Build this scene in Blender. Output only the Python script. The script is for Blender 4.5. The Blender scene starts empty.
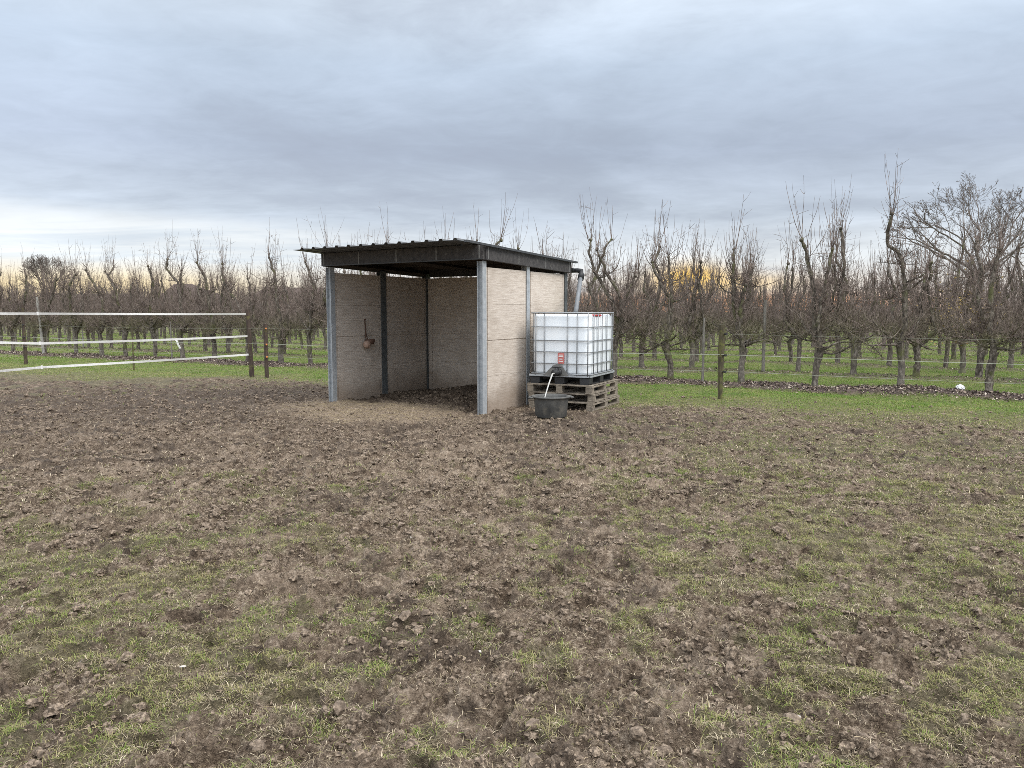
import bpy, bmesh, math
import numpy as np
from mathutils import Vector, Matrix

R = math.radians
S = bpy.context.scene
COL = S.collection
rng = np.random.default_rng(11)

# ------------------------------------------------------------------ camera
EYE, PITCH, FPX = 1.5, R(5.557), 740.0
cam_data = bpy.data.cameras.new("camera")
cam = bpy.data.objects.new("camera", cam_data)
COL.objects.link(cam)
cam.location = (0, 0, EYE)
cam.rotation_euler = (math.pi / 2 - PITCH, 0, 0)
cam_data.sensor_width = 36.0
cam_data.lens = FPX / 1024 * 36.0
cam_data.clip_start, cam_data.clip_end = 0.05, 8000
S.camera = cam
cp_, sp_ = math.cos(PITCH), math.sin(PITCH)


def ray(px, py):
    a, v = (px - 512) / FPX, (py - 384) / FPX
    return a, cp_ - v * sp_, -sp_ - v * cp_


def at(px, py, z=0.0):
    r = ray(px, py)
    k = (z - EYE) / r[2]
    return r[0] * k, r[1] * k


def at_depth(px, py, y):
    r = ray(px, py)
    k = y / r[1]
    return r[0] * k, y, EYE + r[2] * k


NX, NY = 0.457, 0.889            # normal of the orchard rows
TX, TY = 0.889, -0.457           # along the rows


def st(s, t):
    return NX * s + TX * t, NY * s + TY * t


def at_row(px, py, s):
    r = ray(px, py)
    k = s / (NX * r[0] + NY * r[1])
    x, y = r[0] * k, r[1] * k
    return TX * x + TY * y, EYE + r[2] * k


# ------------------------------------------------------------------ noise
def _hash(ix, iy, seed):
    n = ix.astype(np.uint32) * np.uint32(374761393) + iy.astype(np.uint32) * np.uint32(668265263)
    n = n + np.uint32((seed * 974634777) & 0xFFFFFFFF)
    n = (n ^ (n >> np.uint32(13))) * np.uint32(1274126177)
    n = (n ^ (n >> np.uint32(15))) * np.uint32(2246822519)
    return n ^ (n >> np.uint32(16))


def _u(h):
    return h.astype(np.float64) / 4294967296.0


def perlin(x, y, seed=0):
    x0, y0 = np.floor(x), np.floor(y)
    fx, fy = x - x0, y - y0
    ix, iy = x0.astype(np.int64), y0.astype(np.int64)
    u = fx * fx * fx * (fx * (fx * 6 - 15) + 10)
    v = fy * fy * fy * (fy * (fy * 6 - 15) + 10)

    def g(dx, dy):
        a = _u(_hash(ix + dx, iy + dy, seed)) * 2 * np.pi
        return np.cos(a) * (fx - dx) + np.sin(a) * (fy - dy)
    a = g(0, 0) * (1 - u) + g(1, 0) * u
    b = g(0, 1) * (1 - u) + g(1, 1) * u
    return (a * (1 - v) + b * v) * 1.5


def fbm(x, y, seed=0, octs=3, gain=0.5):
    t, amp = 0, 1.0
    for i in range(octs):
        t = t + amp * perlin(x * 2.03 ** i + 17.3 * i, y * 2.03 ** i - 9.1 * i, seed + i)
        amp *= gain
    return t


def sstep(a, b, x):
    t = np.clip((x - a) / (b - a), 0, 1)
    return t * t * (3 - 2 * t)


# ------------------------------------------------------------------ mesh building
def new_mesh(name, verts, faces_list, mat_idx=None, smooth=False):
    """verts (N,3); faces_list: list of (M,k) int arrays."""
    me = bpy.data.meshes.new(name)
    verts = np.ascontiguousarray(verts, dtype=np.float32)
    me.vertices.add(len(verts))
    me.vertices.foreach_set("co", verts.ravel())
    starts, loops, pos = [], [], 0
    for f in faces_list:
        if len(f) == 0:
            continue
        m, k = f.shape
        starts.append(pos + np.arange(m) * k)
        loops.append(f.ravel())
        pos += m * k
    starts = np.concatenate(starts).astype(np.int32)
    loops = np.concatenate(loops).astype(np.int32)
    me.loops.add(len(loops))
    me.loops.foreach_set("vertex_index", loops)
    me.polygons.add(len(starts))
    me.polygons.foreach_set("loop_start", starts)
    if mat_idx is not None:
        me.polygons.foreach_set("material_index", np.ascontiguousarray(mat_idx, dtype=np.int32))
    me.polygons.foreach_set("use_smooth", np.full(len(starts), bool(smooth)))
    me.update(calc_edges=True)
    me.validate()
    return me


class MB:
    """Collects shapes, builds them as one mesh object."""
    def __init__(self):
        self.v, self.f, self.m, self.n = [], [], [], 0

    def raw(self, verts, faces, mi=0):
        verts = np.asarray(verts, float)
        for f in faces:
            f = np.asarray(f, np.int64)
            if len(f):
                self.f.append(f + self.n)
                self.m.append(np.full(len(f), mi))
        self.v.append(verts)
        self.n += len(verts)
        return self

    def box(self, c, size, mi=0, rot=None, bevel=0.0):
        hx, hy, hz = np.array(size, float) / 2
        if bevel <= 0:
            v = np.array([[x, y, z] for x in (-hx, hx) for y in (-hy, hy) for z in (-hz, hz)])
            f = np.array([[0, 1, 3, 2], [4, 6, 7, 5], [0, 4, 5, 1], [2, 3, 7, 6], [0, 2, 6, 4], [1, 5, 7, 3]])
            fl = [f]
        else:
            bm = bmesh.new()
            bmesh.ops.create_cube(bm, size=1.0)
            bmesh.ops.scale(bm, vec=(hx * 2, hy * 2, hz * 2), verts=bm.verts)
            bmesh.ops.bevel(bm, geom=bm.edges[:], offset=bevel, segments=2, affect='EDGES', profile=0.5)
            v, fl = bm_arrays(bm)
        if rot is not None:
            v = v @ np.array(rot.to_3x3()).T if isinstance(rot, Matrix) else v @ np.asarray(rot).T
        return self.raw(v + np.array(c), fl, mi)

    def tube(self, pts, r, k=8, mi=0, caps=True):
        pts = np.asarray(pts, float)
        r = np.broadcast_to(np.asarray(r, float), (len(pts),))
        v, f = tubes(pts[None], r[None], k)
        fl = [f]
        if caps:
            fl.append(np.arange(k)[None, ::-1])
            fl.append((len(pts) - 1) * k + np.arange(k)[None])
        return self.raw(v, fl, mi)

    def lathe(self, prof, c=(0, 0, 0), k=32, mi=0):
        prof = np.asarray(prof, float)
        a = np.arange(k) * 2 * np.pi / k
        v = np.stack([prof[:, None, 0] * np.cos(a), prof[:, None, 0] * np.sin(a), np.repeat(prof[:, 1:2], k, 1)], -1).reshape(-1, 3)
        i = np.arange(len(prof) - 1)[:, None] * k
        j = np.arange(k)[None]
        jn = (j + 1) % k
        f = np.stack([i + j, i + jn, i + k + jn, i + k + j], -1).reshape(-1, 4)
        return self.raw(v + np.array(c), [f], mi)

    def build(self, name, mats, parent=None, smooth=False):
        me = new_mesh(name, np.concatenate(self.v), self.f, np.concatenate(self.m), smooth)
        for m in (mats if isinstance(mats, (list, tuple)) else [mats]):
            me.materials.append(m)
        o = bpy.data.objects.new(name, me)
        COL.objects.link(o)
        if parent is not None:
            o.parent = parent
        return o


def bm_arrays(bm):
    bm.verts.index_update()
    v = np.array([x.co[:] for x in bm.verts])
    by = {}
    for f in bm.faces:
        by.setdefault(len(f.verts), []).append([x.index for x in f.verts])
    bm.free()
    return v, [np.array(x) for x in by.values()]


def norm(a):
    return a / np.maximum(np.linalg.norm(a, axis=-1, keepdims=True), 1e-9)


def tubes(P, Rr, k, g=None):
    """P (m,n,3), Rr (m,n) -> verts, quads"""
    m, n, _ = P.shape
    t = np.empty_like(P)
    t[:, 1:-1] = P[:, 2:] - P[:, :-2]
    t[:, 0] = P[:, 1] - P[:, 0]
    t[:, -1] = P[:, -1] - P[:, -2]
    t = norm(t)
    mean = norm(P[:, -1] - P[:, 0] + 1e-6)
    ref = np.where(np.abs(mean[:, 2:3]) < 0.8, np.array([[0, 0, 1.0]]), np.array([[1.0, 0.13, 0]]))
    u = norm(np.cross(t, ref[:, None, :]))
    w = np.cross(t, u)
    a = np.arange(k) * 2 * np.pi / k
    v = P[:, :, None, :] + Rr[:, :, None, None] * (u[:, :, None, :] * np.cos(a)[None, None, :, None] + w[:, :, None, :] * np.sin(a)[None, None, :, None])
    base = (np.arange(m)[:, None] * n + np.arange(n - 1)[None])[:, :, None] * k
    j = np.arange(k)[None, None]
    jn = (j + 1) % k
    f = np.stack([base + j, base + jn, base + k + jn, base + k + j], -1).reshape(-1, 4)
    return v.reshape(-1, 3), f


def grow(p0, d0, L, n, curl, up, g):
    """batch of bent polylines"""
    m = len(p0)
    P = np.empty((m, n, 3))
    P[:, 0] = p0
    d = norm(d0)
    for j in range(1, n):
        d = d + g.normal(0, curl, (m, 3))
        d[:, 2] += up
        d = norm(d)
        P[:, j] = P[:, j - 1] + d * (L / (n - 1))[:, None]
    return P


def empty(name, loc=(0, 0, 0), rz=0.0):
    o = bpy.data.objects.new(name, None)
    o.empty_display_size = 0.2
    COL.objects.link(o)
    o.location = loc
    o.rotation_euler = (0, 0, rz)
    return o


def tag(o, label=None, cat=None, group=None, kind=None):
    for k, v in (("label", label), ("category", cat), ("group", group), ("kind", kind)):
        if v:
            o[k] = v
    return o


def copy_thing(o, loc=None, rz=None, scale=None):
    c = o.copy()
    COL.objects.link(c)
    for ch in o.children:
        d = ch.copy()
        COL.objects.link(d)
        d.parent = c
        for gch in ch.children:
            e = gch.copy()
            COL.objects.link(e)
            e.parent = d
    if loc is not None:
        c.location = loc
    if rz is not None:
        c.rotation_euler = (0, 0, rz)
    if scale is not None:
        c.scale = scale
    return c


# ------------------------------------------------------------------ node helper
class NT:
    def __init__(self, tree):
        self.t = tree
        self.n = tree.nodes
        self.l = tree.links

    def put(self, sock, v):
        if isinstance(v, bpy.types.NodeSocket):
            self.l.new(v, sock)
        elif isinstance(v, (tuple, list)) and len(v) == 3 and sock.type == 'RGBA':
            sock.default_value = (*v, 1)
        else:
            sock.default_value = v

    def math(self, op, a, b=0.0, c=None, clamp=False):
        n = self.n.new('ShaderNodeMath')
        n.operation = op
        n.use_clamp = clamp
        self.put(n.inputs[0], a)
        self.put(n.inputs[1], b)
        if c is not None:
            self.put(n.inputs[2], c)
        return n.outputs[0]

    def vmath(self, op, a, b):
        n = self.n.new('ShaderNodeVectorMath')
        n.operation = op
        self.put(n.inputs[0], a)
        self.put(n.inputs[1], b)
        return n.outputs[0]

    def mix(self, f, a, b, mode='MIX'):
        n = self.n.new('ShaderNodeMix')
        n.data_type = 'RGBA'
        n.blend_type = mode
        self.put(n.inputs[0], f)
        self.put(n.inputs[6], a)
        self.put(n.inputs[7], b)
        return n.outputs[2]

    def ramp(self, v, stops, interp='LINEAR'):
        n = self.n.new('ShaderNodeValToRGB')
        e = n.color_ramp.elements
        n.color_ramp.interpolation = interp
        while len(e) < len(stops):
            e.new(0.5)
        for i, (p, c) in enumerate(stops):
            e[i].position = p
            e[i].color = (*c, 1) if isinstance(c, (tuple, list)) else (c, c, c, 1)
        self.put(n.inputs[0], v)
        return n.outputs[0]

    def step(self, a, b, v):
        n = self.n.new('ShaderNodeMapRange')
        n.interpolation_type = 'SMOOTHSTEP'
        self.put(n.inputs[0], v)
        n.inputs[1].default_value, n.inputs[2].default_value = a, b
        return n.outputs[0]

    def noise(self, vec, scale, detail=4, rough=0.55, dist=0.0):
        n = self.n.new('ShaderNodeTexNoise')
        if vec is not None:
            self.put(n.inputs['Vector'], vec)
        n.inputs['Scale'].default_value = scale
        n.inputs['Detail'].default_value = detail
        n.inputs['Roughness'].default_value = rough
        n.inputs['Distortion'].default_value = dist
        return n.outputs['Fac']

    def mapping(self, vec, scale=(1, 1, 1), rot=(0, 0, 0)):
        n = self.n.new('ShaderNodeMapping')
        self.put(n.inputs[0], vec)
        n.inputs['Scale'].default_value = scale
        n.inputs['Rotation'].default_value = rot
        return n.outputs[0]

    def sep(self, vec):
        n = self.n.new('ShaderNodeSeparateXYZ')
        self.put(n.inputs[0], vec)
        return n.outputs

    def comb(self, x, y, z):
        n = self.n.new('ShaderNodeCombineXYZ')
        for i, v in enumerate((x, y, z)):
            self.put(n.inputs[i], v)
        return n.outputs[0]

    def attr(self, name):
        n = self.n.new('ShaderNodeAttribute')
        n.attribute_name = name
        return n.outputs['Fac']

    def coord(self, random=True):
        o = self.n.new('ShaderNodeTexCoord').outputs['Object']
        if not random:
            return o
        r = self.n.new('ShaderNodeObjectInfo').outputs['Random']
        return self.vmath('ADD', o, self.comb(self.math('MULTIPLY', r, 37.0), self.math('MULTIPLY', r, 91.0), self.math('MULTIPLY', r, 13.0)))

    def rand(self):
        return self.n.new('ShaderNodeObjectInfo').outputs['Random']

    def bump(self, h, strength=0.3, dist=0.01):
        n = self.n.new('ShaderNodeBump')
        n.inputs['Strength'].default_value = strength
        n.inputs['Distance'].default_value = dist
        self.put(n.inputs['Height'], h)
        return n.outputs[0]


def mat(name):
    m = bpy.data.materials.new(name)
    m.use_nodes = True
    nt = NT(m.node_tree)
    return m, nt, m.node_tree.nodes['Principled BSDF']


def simple(name, c1, c2, scale=8, rough=0.7, metal=0.0, detail=5, stretch=(1, 1, 1), bump=0.2, bdist=0.004, c3=None, c3scale=3, c3t=(0.55, 0.7), spec=0.4):
    """two-tone noise material with an optional third stain colour"""
    m, nt, b = mat(name)
    co = nt.mapping(nt.coord(), stretch)
    f = nt.noise(co, scale, detail, 0.6)
    c = nt.ramp(f, [(0.3, c1), (0.7, c2)])
    if c3 is not None:
        f3 = nt.noise(nt.coord(), c3scale, 6, 0.65)
        c = nt.mix(nt.step(c3t[0], c3t[1], f3), c, c3)
    nt.put(b.inputs['Base Color'], c)
    b.inputs['Roughness'].default_value = rough
    b.inputs['Metallic'].default_value = metal
    b.inputs['Specular IOR Level'].default_value = spec
    if bump:
        nt.put(b.inputs['Normal'], nt.bump(nt.noise(co, scale * 3, 6, 0.65), bump, bdist))
    return m


M = {}
M['galv'] = simple('galvanised_steel', (.30, .325, .345), (.46, .485, .505), 14, .5, .2, c3=(.22, .22, .21), c3scale=5, c3t=(.6, .8), bump=.05)
M['shaded_galv'] = simple('shaded_galvanised_steel', (.07, .08, .085), (.15, .165, .17), 14, .6, .2, bump=.05)  # same galvanised posts inside the shelter, with their shade put into the colour
M['pipe_grey'] = simple('grey_downpipe', (.13, .14, .15), (.2, .215, .23), 10, .5, bump=0)
M['cage'] = simple('galvanised_cage', (.20, .21, .22), (.32, .335, .35), 14, .5, .3, bump=0)
M['dark_steel'] = simple('dark_steel', (.045, .05, .055), (.09, .095, .1), 12, .6, .2)
M['fascia'] = simple('fascia_fibre_board', (.028, .027, .028), (.075, .07, .068), 16, .75, c3=(.13, .125, .115), c3scale=9, c3t=(.56, .75), bump=.4)
M['seam'] = simple('seam_strip', (.13, .13, .125), (.2, .2, .19), 20, .6)
M['roof'] = simple('roof_sheet_metal', (.09, .095, .10), (.15, .155, .16), 6, .55, .2, c3=(.06, .065, .05), c3scale=4)
M['timber'] = simple('dark_timber', (.03, .024, .02), (.07, .055, .042), 6, .8, stretch=(1, 6, 6), bump=.4)
M['post'] = simple('post_wood', (.035, .025, .02), (.085, .062, .048), 7, .85, stretch=(5, 5, .8), c3=(.11, .1, .04), c3scale=6, bump=.6, bdist=.01)
M['mossy'] = simple('mossy_post_wood', (.035, .03, .02), (.10, .085, .05), 9, .85, stretch=(4, 4, .8), c3=(.115, .115, .035), c3scale=7, c3t=(.5, .68), bump=.6, bdist=.01)
M['pallet'] = simple('weathered_pallet_wood', (.13, .11, .085), (.33, .285, .225), 5, .85, stretch=(3, 3, 8), c3=(.09, .075, .06), c3scale=6, c3t=(.5, .72), bump=.5)
M['black_plastic'] = simple('black_plastic', (.018, .019, .021), (.04, .041, .044), 10, .5, c3=(.1, .095, .085), c3scale=7, c3t=(.58, .8))
M['rubber'] = simple('dusty_black_rubber', (.055, .056, .055), (.12, .12, .113), 9, .75, c3=(.2, .185, .155), c3scale=5, c3t=(.5, .75))
M['tape'] = simple('white_fence_tape', (.5, .5, .485), (.72, .72, .70), 30, .6, bump=.1)
M['wire'] = simple('fence_wire', (.24, .26, .2), (.42, .44, .36), 10, .6, .2, bump=0)
M['orange'] = simple('orange_insulator', (.55, .2, .06), (.65, .28, .1), 10, .5, bump=0)
M['pink_salt'] = simple('pink_salt', (.30, .19, .14), (.46, .33, .26), 30, .5)
M['cord'] = simple('brown_cord', (.07, .04, .028), (.14, .075, .05), 40, .8)
M['red'] = simple('red_plastic', (.45, .03, .03), (.55, .06, .05), 9, .45, bump=0)
M['red_label'] = simple('red_label', (.42, .11, .10), (.55, .2, .18), 12, .5, bump=0)
M['white'] = simple('white_paint', (.7, .7, .69), (.82, .82, .8), 12, .6, bump=.05)
M['bag'] = simple('white_plastic_film', (.8, .81, .8), (.9, .9, .89), 18, .45, bump=0)
M['pale_pipe'] = simple('pale_grey_pipe', (.36, .36, .34), (.5, .5, .48), 12, .4, bump=0)
M['rooftile'] = simple('brown_roof_tile', (.070, .050, .043), (.115, .085, .075), 2, .85, stretch=(1, 1, 4))
M['brick'] = simple('brown_brick', (.14, .075, .055), (.22, .13, .1), 3, .9)
M['glass'] = simple('dark_window_glass', (.02, .025, .03), (.03, .035, .04), 3, .1, bump=0)
M['pale_stake'] = simple('bleached_stake', (.2, .19, .17), (.4, .385, .35), 9, .85, stretch=(5, 5, 1))
M['stake'] = simple('pale_weathered_stake', (.11, .10, .088), (.24, .225, .2), 9, .85, stretch=(5, 5, 1))

# wall panel: pale concrete with horizontal brushed grain
m, nt, b = mat('wall_panel_concrete')
co = nt.coord(False)
grain = nt.noise(nt.mapping(co, (1.3, 1.3, 24)), 3.0, 7, .7)
speck = nt.noise(co, 60, 3, .6)
blot = nt.noise(co, 1.6, 5, .6)
col = nt.ramp(grain, [(.34, (.40, .34, .285)), (.5, (.54, .475, .41)), (.66, (.66, .60, .53))])
col = nt.mix(nt.math('MULTIPLY', nt.step(.58, .74, speck), .6), col, (.27, .21, .16))
col = nt.mix(nt.math('MULTIPLY', nt.step(.48, .75, blot), .45), col, (.36, .30, .24))
zz = nt.sep(co)[2]
splash = nt.math('MULTIPLY', nt.math('SUBTRACT', 1.0, nt.step(0.02, .5, nt.math('ADD', zz, nt.math('MULTIPLY', nt.math('SUBTRACT', blot, .5), .9)))), .75)
col = nt.mix(splash, col, (.22, .165, .12))
nt.put(b.inputs['Base Color'], col)
b.inputs['Roughness'].default_value = .9
nt.put(b.inputs['Normal'], nt.bump(nt.math('ADD', grain, nt.math('MULTIPLY', speck, .4)), .5, .006))
M['panel'] = m

# tank skin: milky white translucent plastic
m, nt, b = mat('milky_tank_plastic')
co = nt.coord(False)
f = nt.noise(co, 2.5, 5, .6)
nt.put(b.inputs['Base Color'], nt.ramp(f, [(.3, (.78, .84, .89)), (.7, (.88, .92, .95))]))
b.inputs['Roughness'].default_value = .35
M['tank'] = m

# water
m, nt, b = mat('still_water')
b.inputs['Base Color'].default_value = (.05, .055, .05, 1)
b.inputs['Roughness'].default_value = .05
M['water'] = m

# bark with algae
m, nt, b = mat('orchard_bark')
co = nt.coord()
f = nt.noise(nt.mapping(co, (1, 1, .45)), 22, 7, .72)
col = nt.ramp(f, [(.36, (.022, .018, .014)), (.5, (.088, .073, .058)), (.64, (.25, .22, .185))])
alg = nt.noise(co, 2.6, 5, .6)
col = nt.mix(nt.math('MULTIPLY', nt.step(.5, .66, alg), .7), col, (.095, .105, .03))
zz = nt.sep(nt.coord(False))[2]
pale = nt.math('MULTIPLY', nt.math('SUBTRACT', 1.0, nt.step(.35, .8, nt.math('ADD', zz, nt.math('MULTIPLY', nt.math('SUBTRACT', alg, .5), .8)))), nt.step(.3, .75, nt.rand()))
col = nt.mix(nt.math('MULTIPLY', pale, .22), col, (.27, .25, .215))
nt.put(b.inputs['Base Color'], col)
b.inputs['Roughness'].default_value = .9
nt.put(b.inputs['Normal'], nt.bump(f, .7, .015))
M['bark'] = m

m, nt, b = mat('orchard_twigs')
co = nt.coord()
f = nt.noise(co, 7, 4, .6)
col = nt.ramp(f, [(.34, (.050, .035, .029)), (.5, (.130, .096, .080)), (.66, (.33, .265, .23))])
alg = nt.noise(co, 1.8, 4, .6)
zz = nt.sep(nt.coord(False))[2]
low = nt.math('SUBTRACT', 1.0, nt.step(.9, 1.7, zz))
col = nt.mix(nt.math('MULTIPLY', nt.math('MULTIPLY', nt.step(.42, .62, alg), low), .75), col, (.13, .135, .05))
nt.put(b.inputs['Base Color'], col)
b.inputs['Roughness'].default_value = .8
M['twig'] = m

M['bigbark'] = simple('big_tree_bark', (.07, .062, .053), (.15, .135, .115), 5, .9, bump=.5)
M['bigtwig'] = simple('big_tree_twigs', (.085, .07, .06), (.16, .135, .12), 3, .9, bump=0)
M['yellow_leaf'] = simple('withered_leaf', (.3, .2, .06), (.42, .32, .12), 9, .8, bump=0)

# ------------------------------------------------------------------ world
world = bpy.data.worlds.new("World")
S.world = world
world.use_nodes = True
wt = NT(world.node_tree)
for n in list(wt.n):
    wt.n.remove(n)
out = wt.n.new('ShaderNodeOutputWorld')
SUN_EL, SUN_AZ = R(44), R(124)       # azimuth clockwise from +Y: soft light comes from the open sky ahead-right of the viewer's back
sky = wt.n.new('ShaderNodeTexSky')
sky.sky_type = 'NISHITA'
sky.sun_disc = False
sky.sun_elevation = SUN_EL
sky.sun_rotation = SUN_AZ
d = wt.n.new('ShaderNodeTexCoord').outputs['Generated']
dx, dy, dz = wt.sep(d)
zc = wt.math('MAXIMUM', dz, 0.0)
inv = wt.math('ADD', zc, .10)
cu = wt.math('DIVIDE', dx, inv)
cv = wt.math('DIVIDE', dy, inv)
plane = wt.comb(cu, cv, 0.0)
az = wt.math('ARCTAN2', dx, dy)                    # 0 ahead, + to the east
n_big = wt.noise(wt.mapping(plane, (.50, .55, 1), (0, 0, R(24))), 1.0, 6, .55, .6)
n_str = wt.noise(wt.mapping(plane, (.6, 1.5, 1), (0, 0, R(-16))), 1.25, 8, .62, .8)
n_fine = wt.noise(wt.mapping(plane, (2.1, 2.6, 1), (0, 0, R(30))), 1.7, 8, .66, .5)
base = wt.ramp(zc, [(0.0, (.62, .53, .47)), (.03, (.66, .61, .56)), (.065, (.63, .66, .68)), (.12, (.46, .515, .59)), (.20, (.375, .43, .525)),
                    (.30, (.415, .487, .585)), (.42, (.57, .635, .71)), (.7, (1.5, 1.54, 1.6)), (1.0, (2.1, 2.14, 2.2))])
cl = wt.math('ADD', wt.math('MULTIPLY', wt.math('SUBTRACT', n_big, .5), 1.75), wt.math('ADD', wt.math('MULTIPLY', wt.math('SUBTRACT', n_str, .5), .26), wt.math('MULTIPLY', wt.math('SUBTRACT', n_fine, .5), .42)))
gain = wt.math('ADD', 1.04, wt.math('MULTIPLY', cl, .75))
base = wt.mix(1.0, base, wt.comb(gain, gain, gain), 'MULTIPLY')
dm = wt.math('ADD', wt.math('POWER', wt.math('DIVIDE', wt.math('SUBTRACT', az, .22), .34), 2.0), wt.math('POWER', wt.math('DIVIDE', wt.math('SUBTRACT', zc, .19), .075), 2.0))
lm = wt.math('ADD', wt.math('POWER', wt.math('DIVIDE', wt.math('SUBTRACT', az, .12), .30), 2.0), wt.math('POWER', wt.math('DIVIDE', wt.math('SUBTRACT', zc, .36), .055), 2.0))
dmf = wt.math('MULTIPLY', wt.math('POWER', 2.718, wt.math('MULTIPLY', dm, -1.0)), -.13)
lmf = wt.math('MULTIPLY', wt.math('POWER', 2.718, wt.math('MULTIPLY', lm, -1.0)), .12)
shape = wt.math('ADD', .86, wt.math('ADD', dmf, lmf))
base = wt.mix(1.0, base, wt.comb(shape, shape, shape), 'MULTIPLY')
bluish = wt.step(-.02, -.30, cl)
base = wt.mix(wt.math('MULTIPLY', bluish, .35), base, (.325, .36, .44))
# bright opening low on the west side
edge = wt.math('ADD', zc, wt.math('ADD', wt.math('MULTIPLY', wt.math('ADD', az, .6), .045), wt.math('MULTIPLY', wt.math('SUBTRACT', n_str, .5), .05)))
openm = wt.math('MULTIPLY', wt.step(.136, .112, edge), wt.step(.02, -.42, az))
base = wt.mix(wt.math('MULTIPLY', openm, .62), base, wt.mix(wt.step(.35, .65, n_str), (.52, .575, .63), (.70, .715, .71)))
warm = wt.math('MULTIPLY', wt.step(.066, .03, zc), wt.step(-.1, -.5, az))
base = wt.mix(wt.math('MULTIPLY', warm, 1.0), base, (.76, .62, .38))
# sunset gap: yellow patch and orange band just over the horizon
az0 = R(13.4)
gx = wt.math('DIVIDE', wt.math('SUBTRACT', az, az0), .042)
gz = wt.math('DIVIDE', wt.math('SUBTRACT', zc, .042), .018)
gd = wt.math('ADD', wt.math('MULTIPLY', gx, gx), wt.math('MULTIPLY', gz, gz))
gy = wt.math('POWER', 2.718, wt.math('MULTIPLY', gd, -1.0))
base = wt.mix(wt.math('MINIMUM', wt.math('MULTIPLY', gy, 1.1), 1.0), base, (.95, .58, .06))
gx2 = wt.math('DIVIDE', wt.math('SUBTRACT', az, R(16)), .10)
gz2 = wt.math('DIVIDE', wt.math('SUBTRACT', zc, .036), .012)
gy2 = wt.math('POWER', 2.718, wt.math('MULTIPLY', wt.math('ADD', wt.math('MULTIPLY', gx2, gx2), wt.math('MULTIPLY', gz2, gz2)), -1.0))
base = wt.mix(wt.math('MULTIPLY', gy2, .7), base, (.78, .54, .22))
band = wt.math('MULTIPLY', wt.step(.030, .012, zc), wt.math('MULTIPLY', wt.step(-.12, .12, az), wt.step(.62, .4, az)))
base = wt.mix(wt.math('MULTIPLY', band, .85), base, (.78, .36, .15))
base = wt.mix(wt.step(.0, -.02, dz), base, (.12, .10, .08))
# unseen sky behind the viewer brightened, added to light shelter interior and tank front
back = wt.math('ADD', 1.0, wt.math('MULTIPLY', wt.math('SUBTRACT', 1.0, wt.step(-.55, .05, dy)), .35))
base = wt.mix(1.0, base, wt.comb(back, back, back), 'MULTIPLY')
bg1 = wt.n.new('ShaderNodeBackground')
wt.put(bg1.inputs[0], base)
bg1.inputs[1].default_value = 1.0
bg2 = wt.n.new('ShaderNodeBackground')
wt.put(bg2.inputs[0], sky.outputs[0])
bg2.inputs[1].default_value = .08
mx = wt.n.new('ShaderNodeMixShader')
mx.inputs[0].default_value = .06
wt.l.new(bg1.outputs[0], mx.inputs[1])
wt.l.new(bg2.outputs[0], mx.inputs[2])
wt.l.new(mx.outputs[0], out.inputs[0])

sun_d = bpy.data.lights.new("sun", 'SUN')
sun_d.energy, sun_d.angle, sun_d.color = 1.4, R(28), (1.0, .95, .88)
sun = bpy.data.objects.new("sun", sun_d)
COL.objects.link(sun)
sv = Vector((math.sin(SUN_AZ) * math.cos(SUN_EL), math.cos(SUN_AZ) * math.cos(SUN_EL), math.sin(SUN_EL)))
sun.rotation_euler = sv.to_track_quat('Z', 'Y').to_euler()

# ------------------------------------------------------------------ layout numbers
ROW1, ROWGAP = 15.8, 3.6
UX, UY = 0.854, -0.520            # shelter front direction
VX, VY = 0.520, 0.854             # shelter depth direction
SH_W, SH_D = 3.04, 2.65
SH_O = (-3.065, 12.444)
SH_ROT = math.atan2(UY, UX)

# bias map of the turf: (px, py, radius m, amount)
_b = [(120, 425, 2.3, -.75), (250, 410, 2.2, -.7), (420, 415, 2.0, -1.0), (60, 405, 2.5, -.5), (330, 450, 1.8, -.45), (560, 450, 1.6, -.45),
      (470, 500, 1.1, -.35), (520, 560, .8, -.35), (560, 640, .55, -.5), (420, 720, .4, -.4), (700, 690, .4, -.35), (380, 480, 1.0, -.2),
      (150, 500, 1.3, .15), (60, 560, .9, .3), (150, 640, .6, .32), (60, 700, .5, .32), (250, 600, .6, .15), (820, 460, 2.0, .32), (960, 470, 1.8, .38),
      (960, 560, 1.0, .35), (800, 560, .8, .28), (720, 570, .5, .3), (900, 640, .6, .25), (700, 440, 1.0, .2), (780, 720, .3, .15), (940, 760, .35, -.1),
      (690, 500, .7, -.15), (640, 700, .35, -.2), (880, 500, .5, -.2)]
BIAS = [(*at(a, b), r, w) for a, b, r, w in _b]


def shelter_local(x, y):
    lx, ly = x - SH_O[0], y - SH_O[1]
    return lx * UX + ly * UY, lx * VX + ly * VY


def turf_edge(s, t):
    return 11.55 + .55 * fbm(t / 2.6, s / 2.6, 41, 3) + .45 * sstep(-9, -11, t) - 2.1 * sstep(-13.2, -15.5, t) + .3 * sstep(-3, 2, t)


def lushness(x, y):
    s, t = NX * x + NY * y, TX * x + TY * y
    return sstep(-.7, 1.7, s - turf_edge(s, t) - .5 * sstep(-13.2, -15.5, t))


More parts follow.
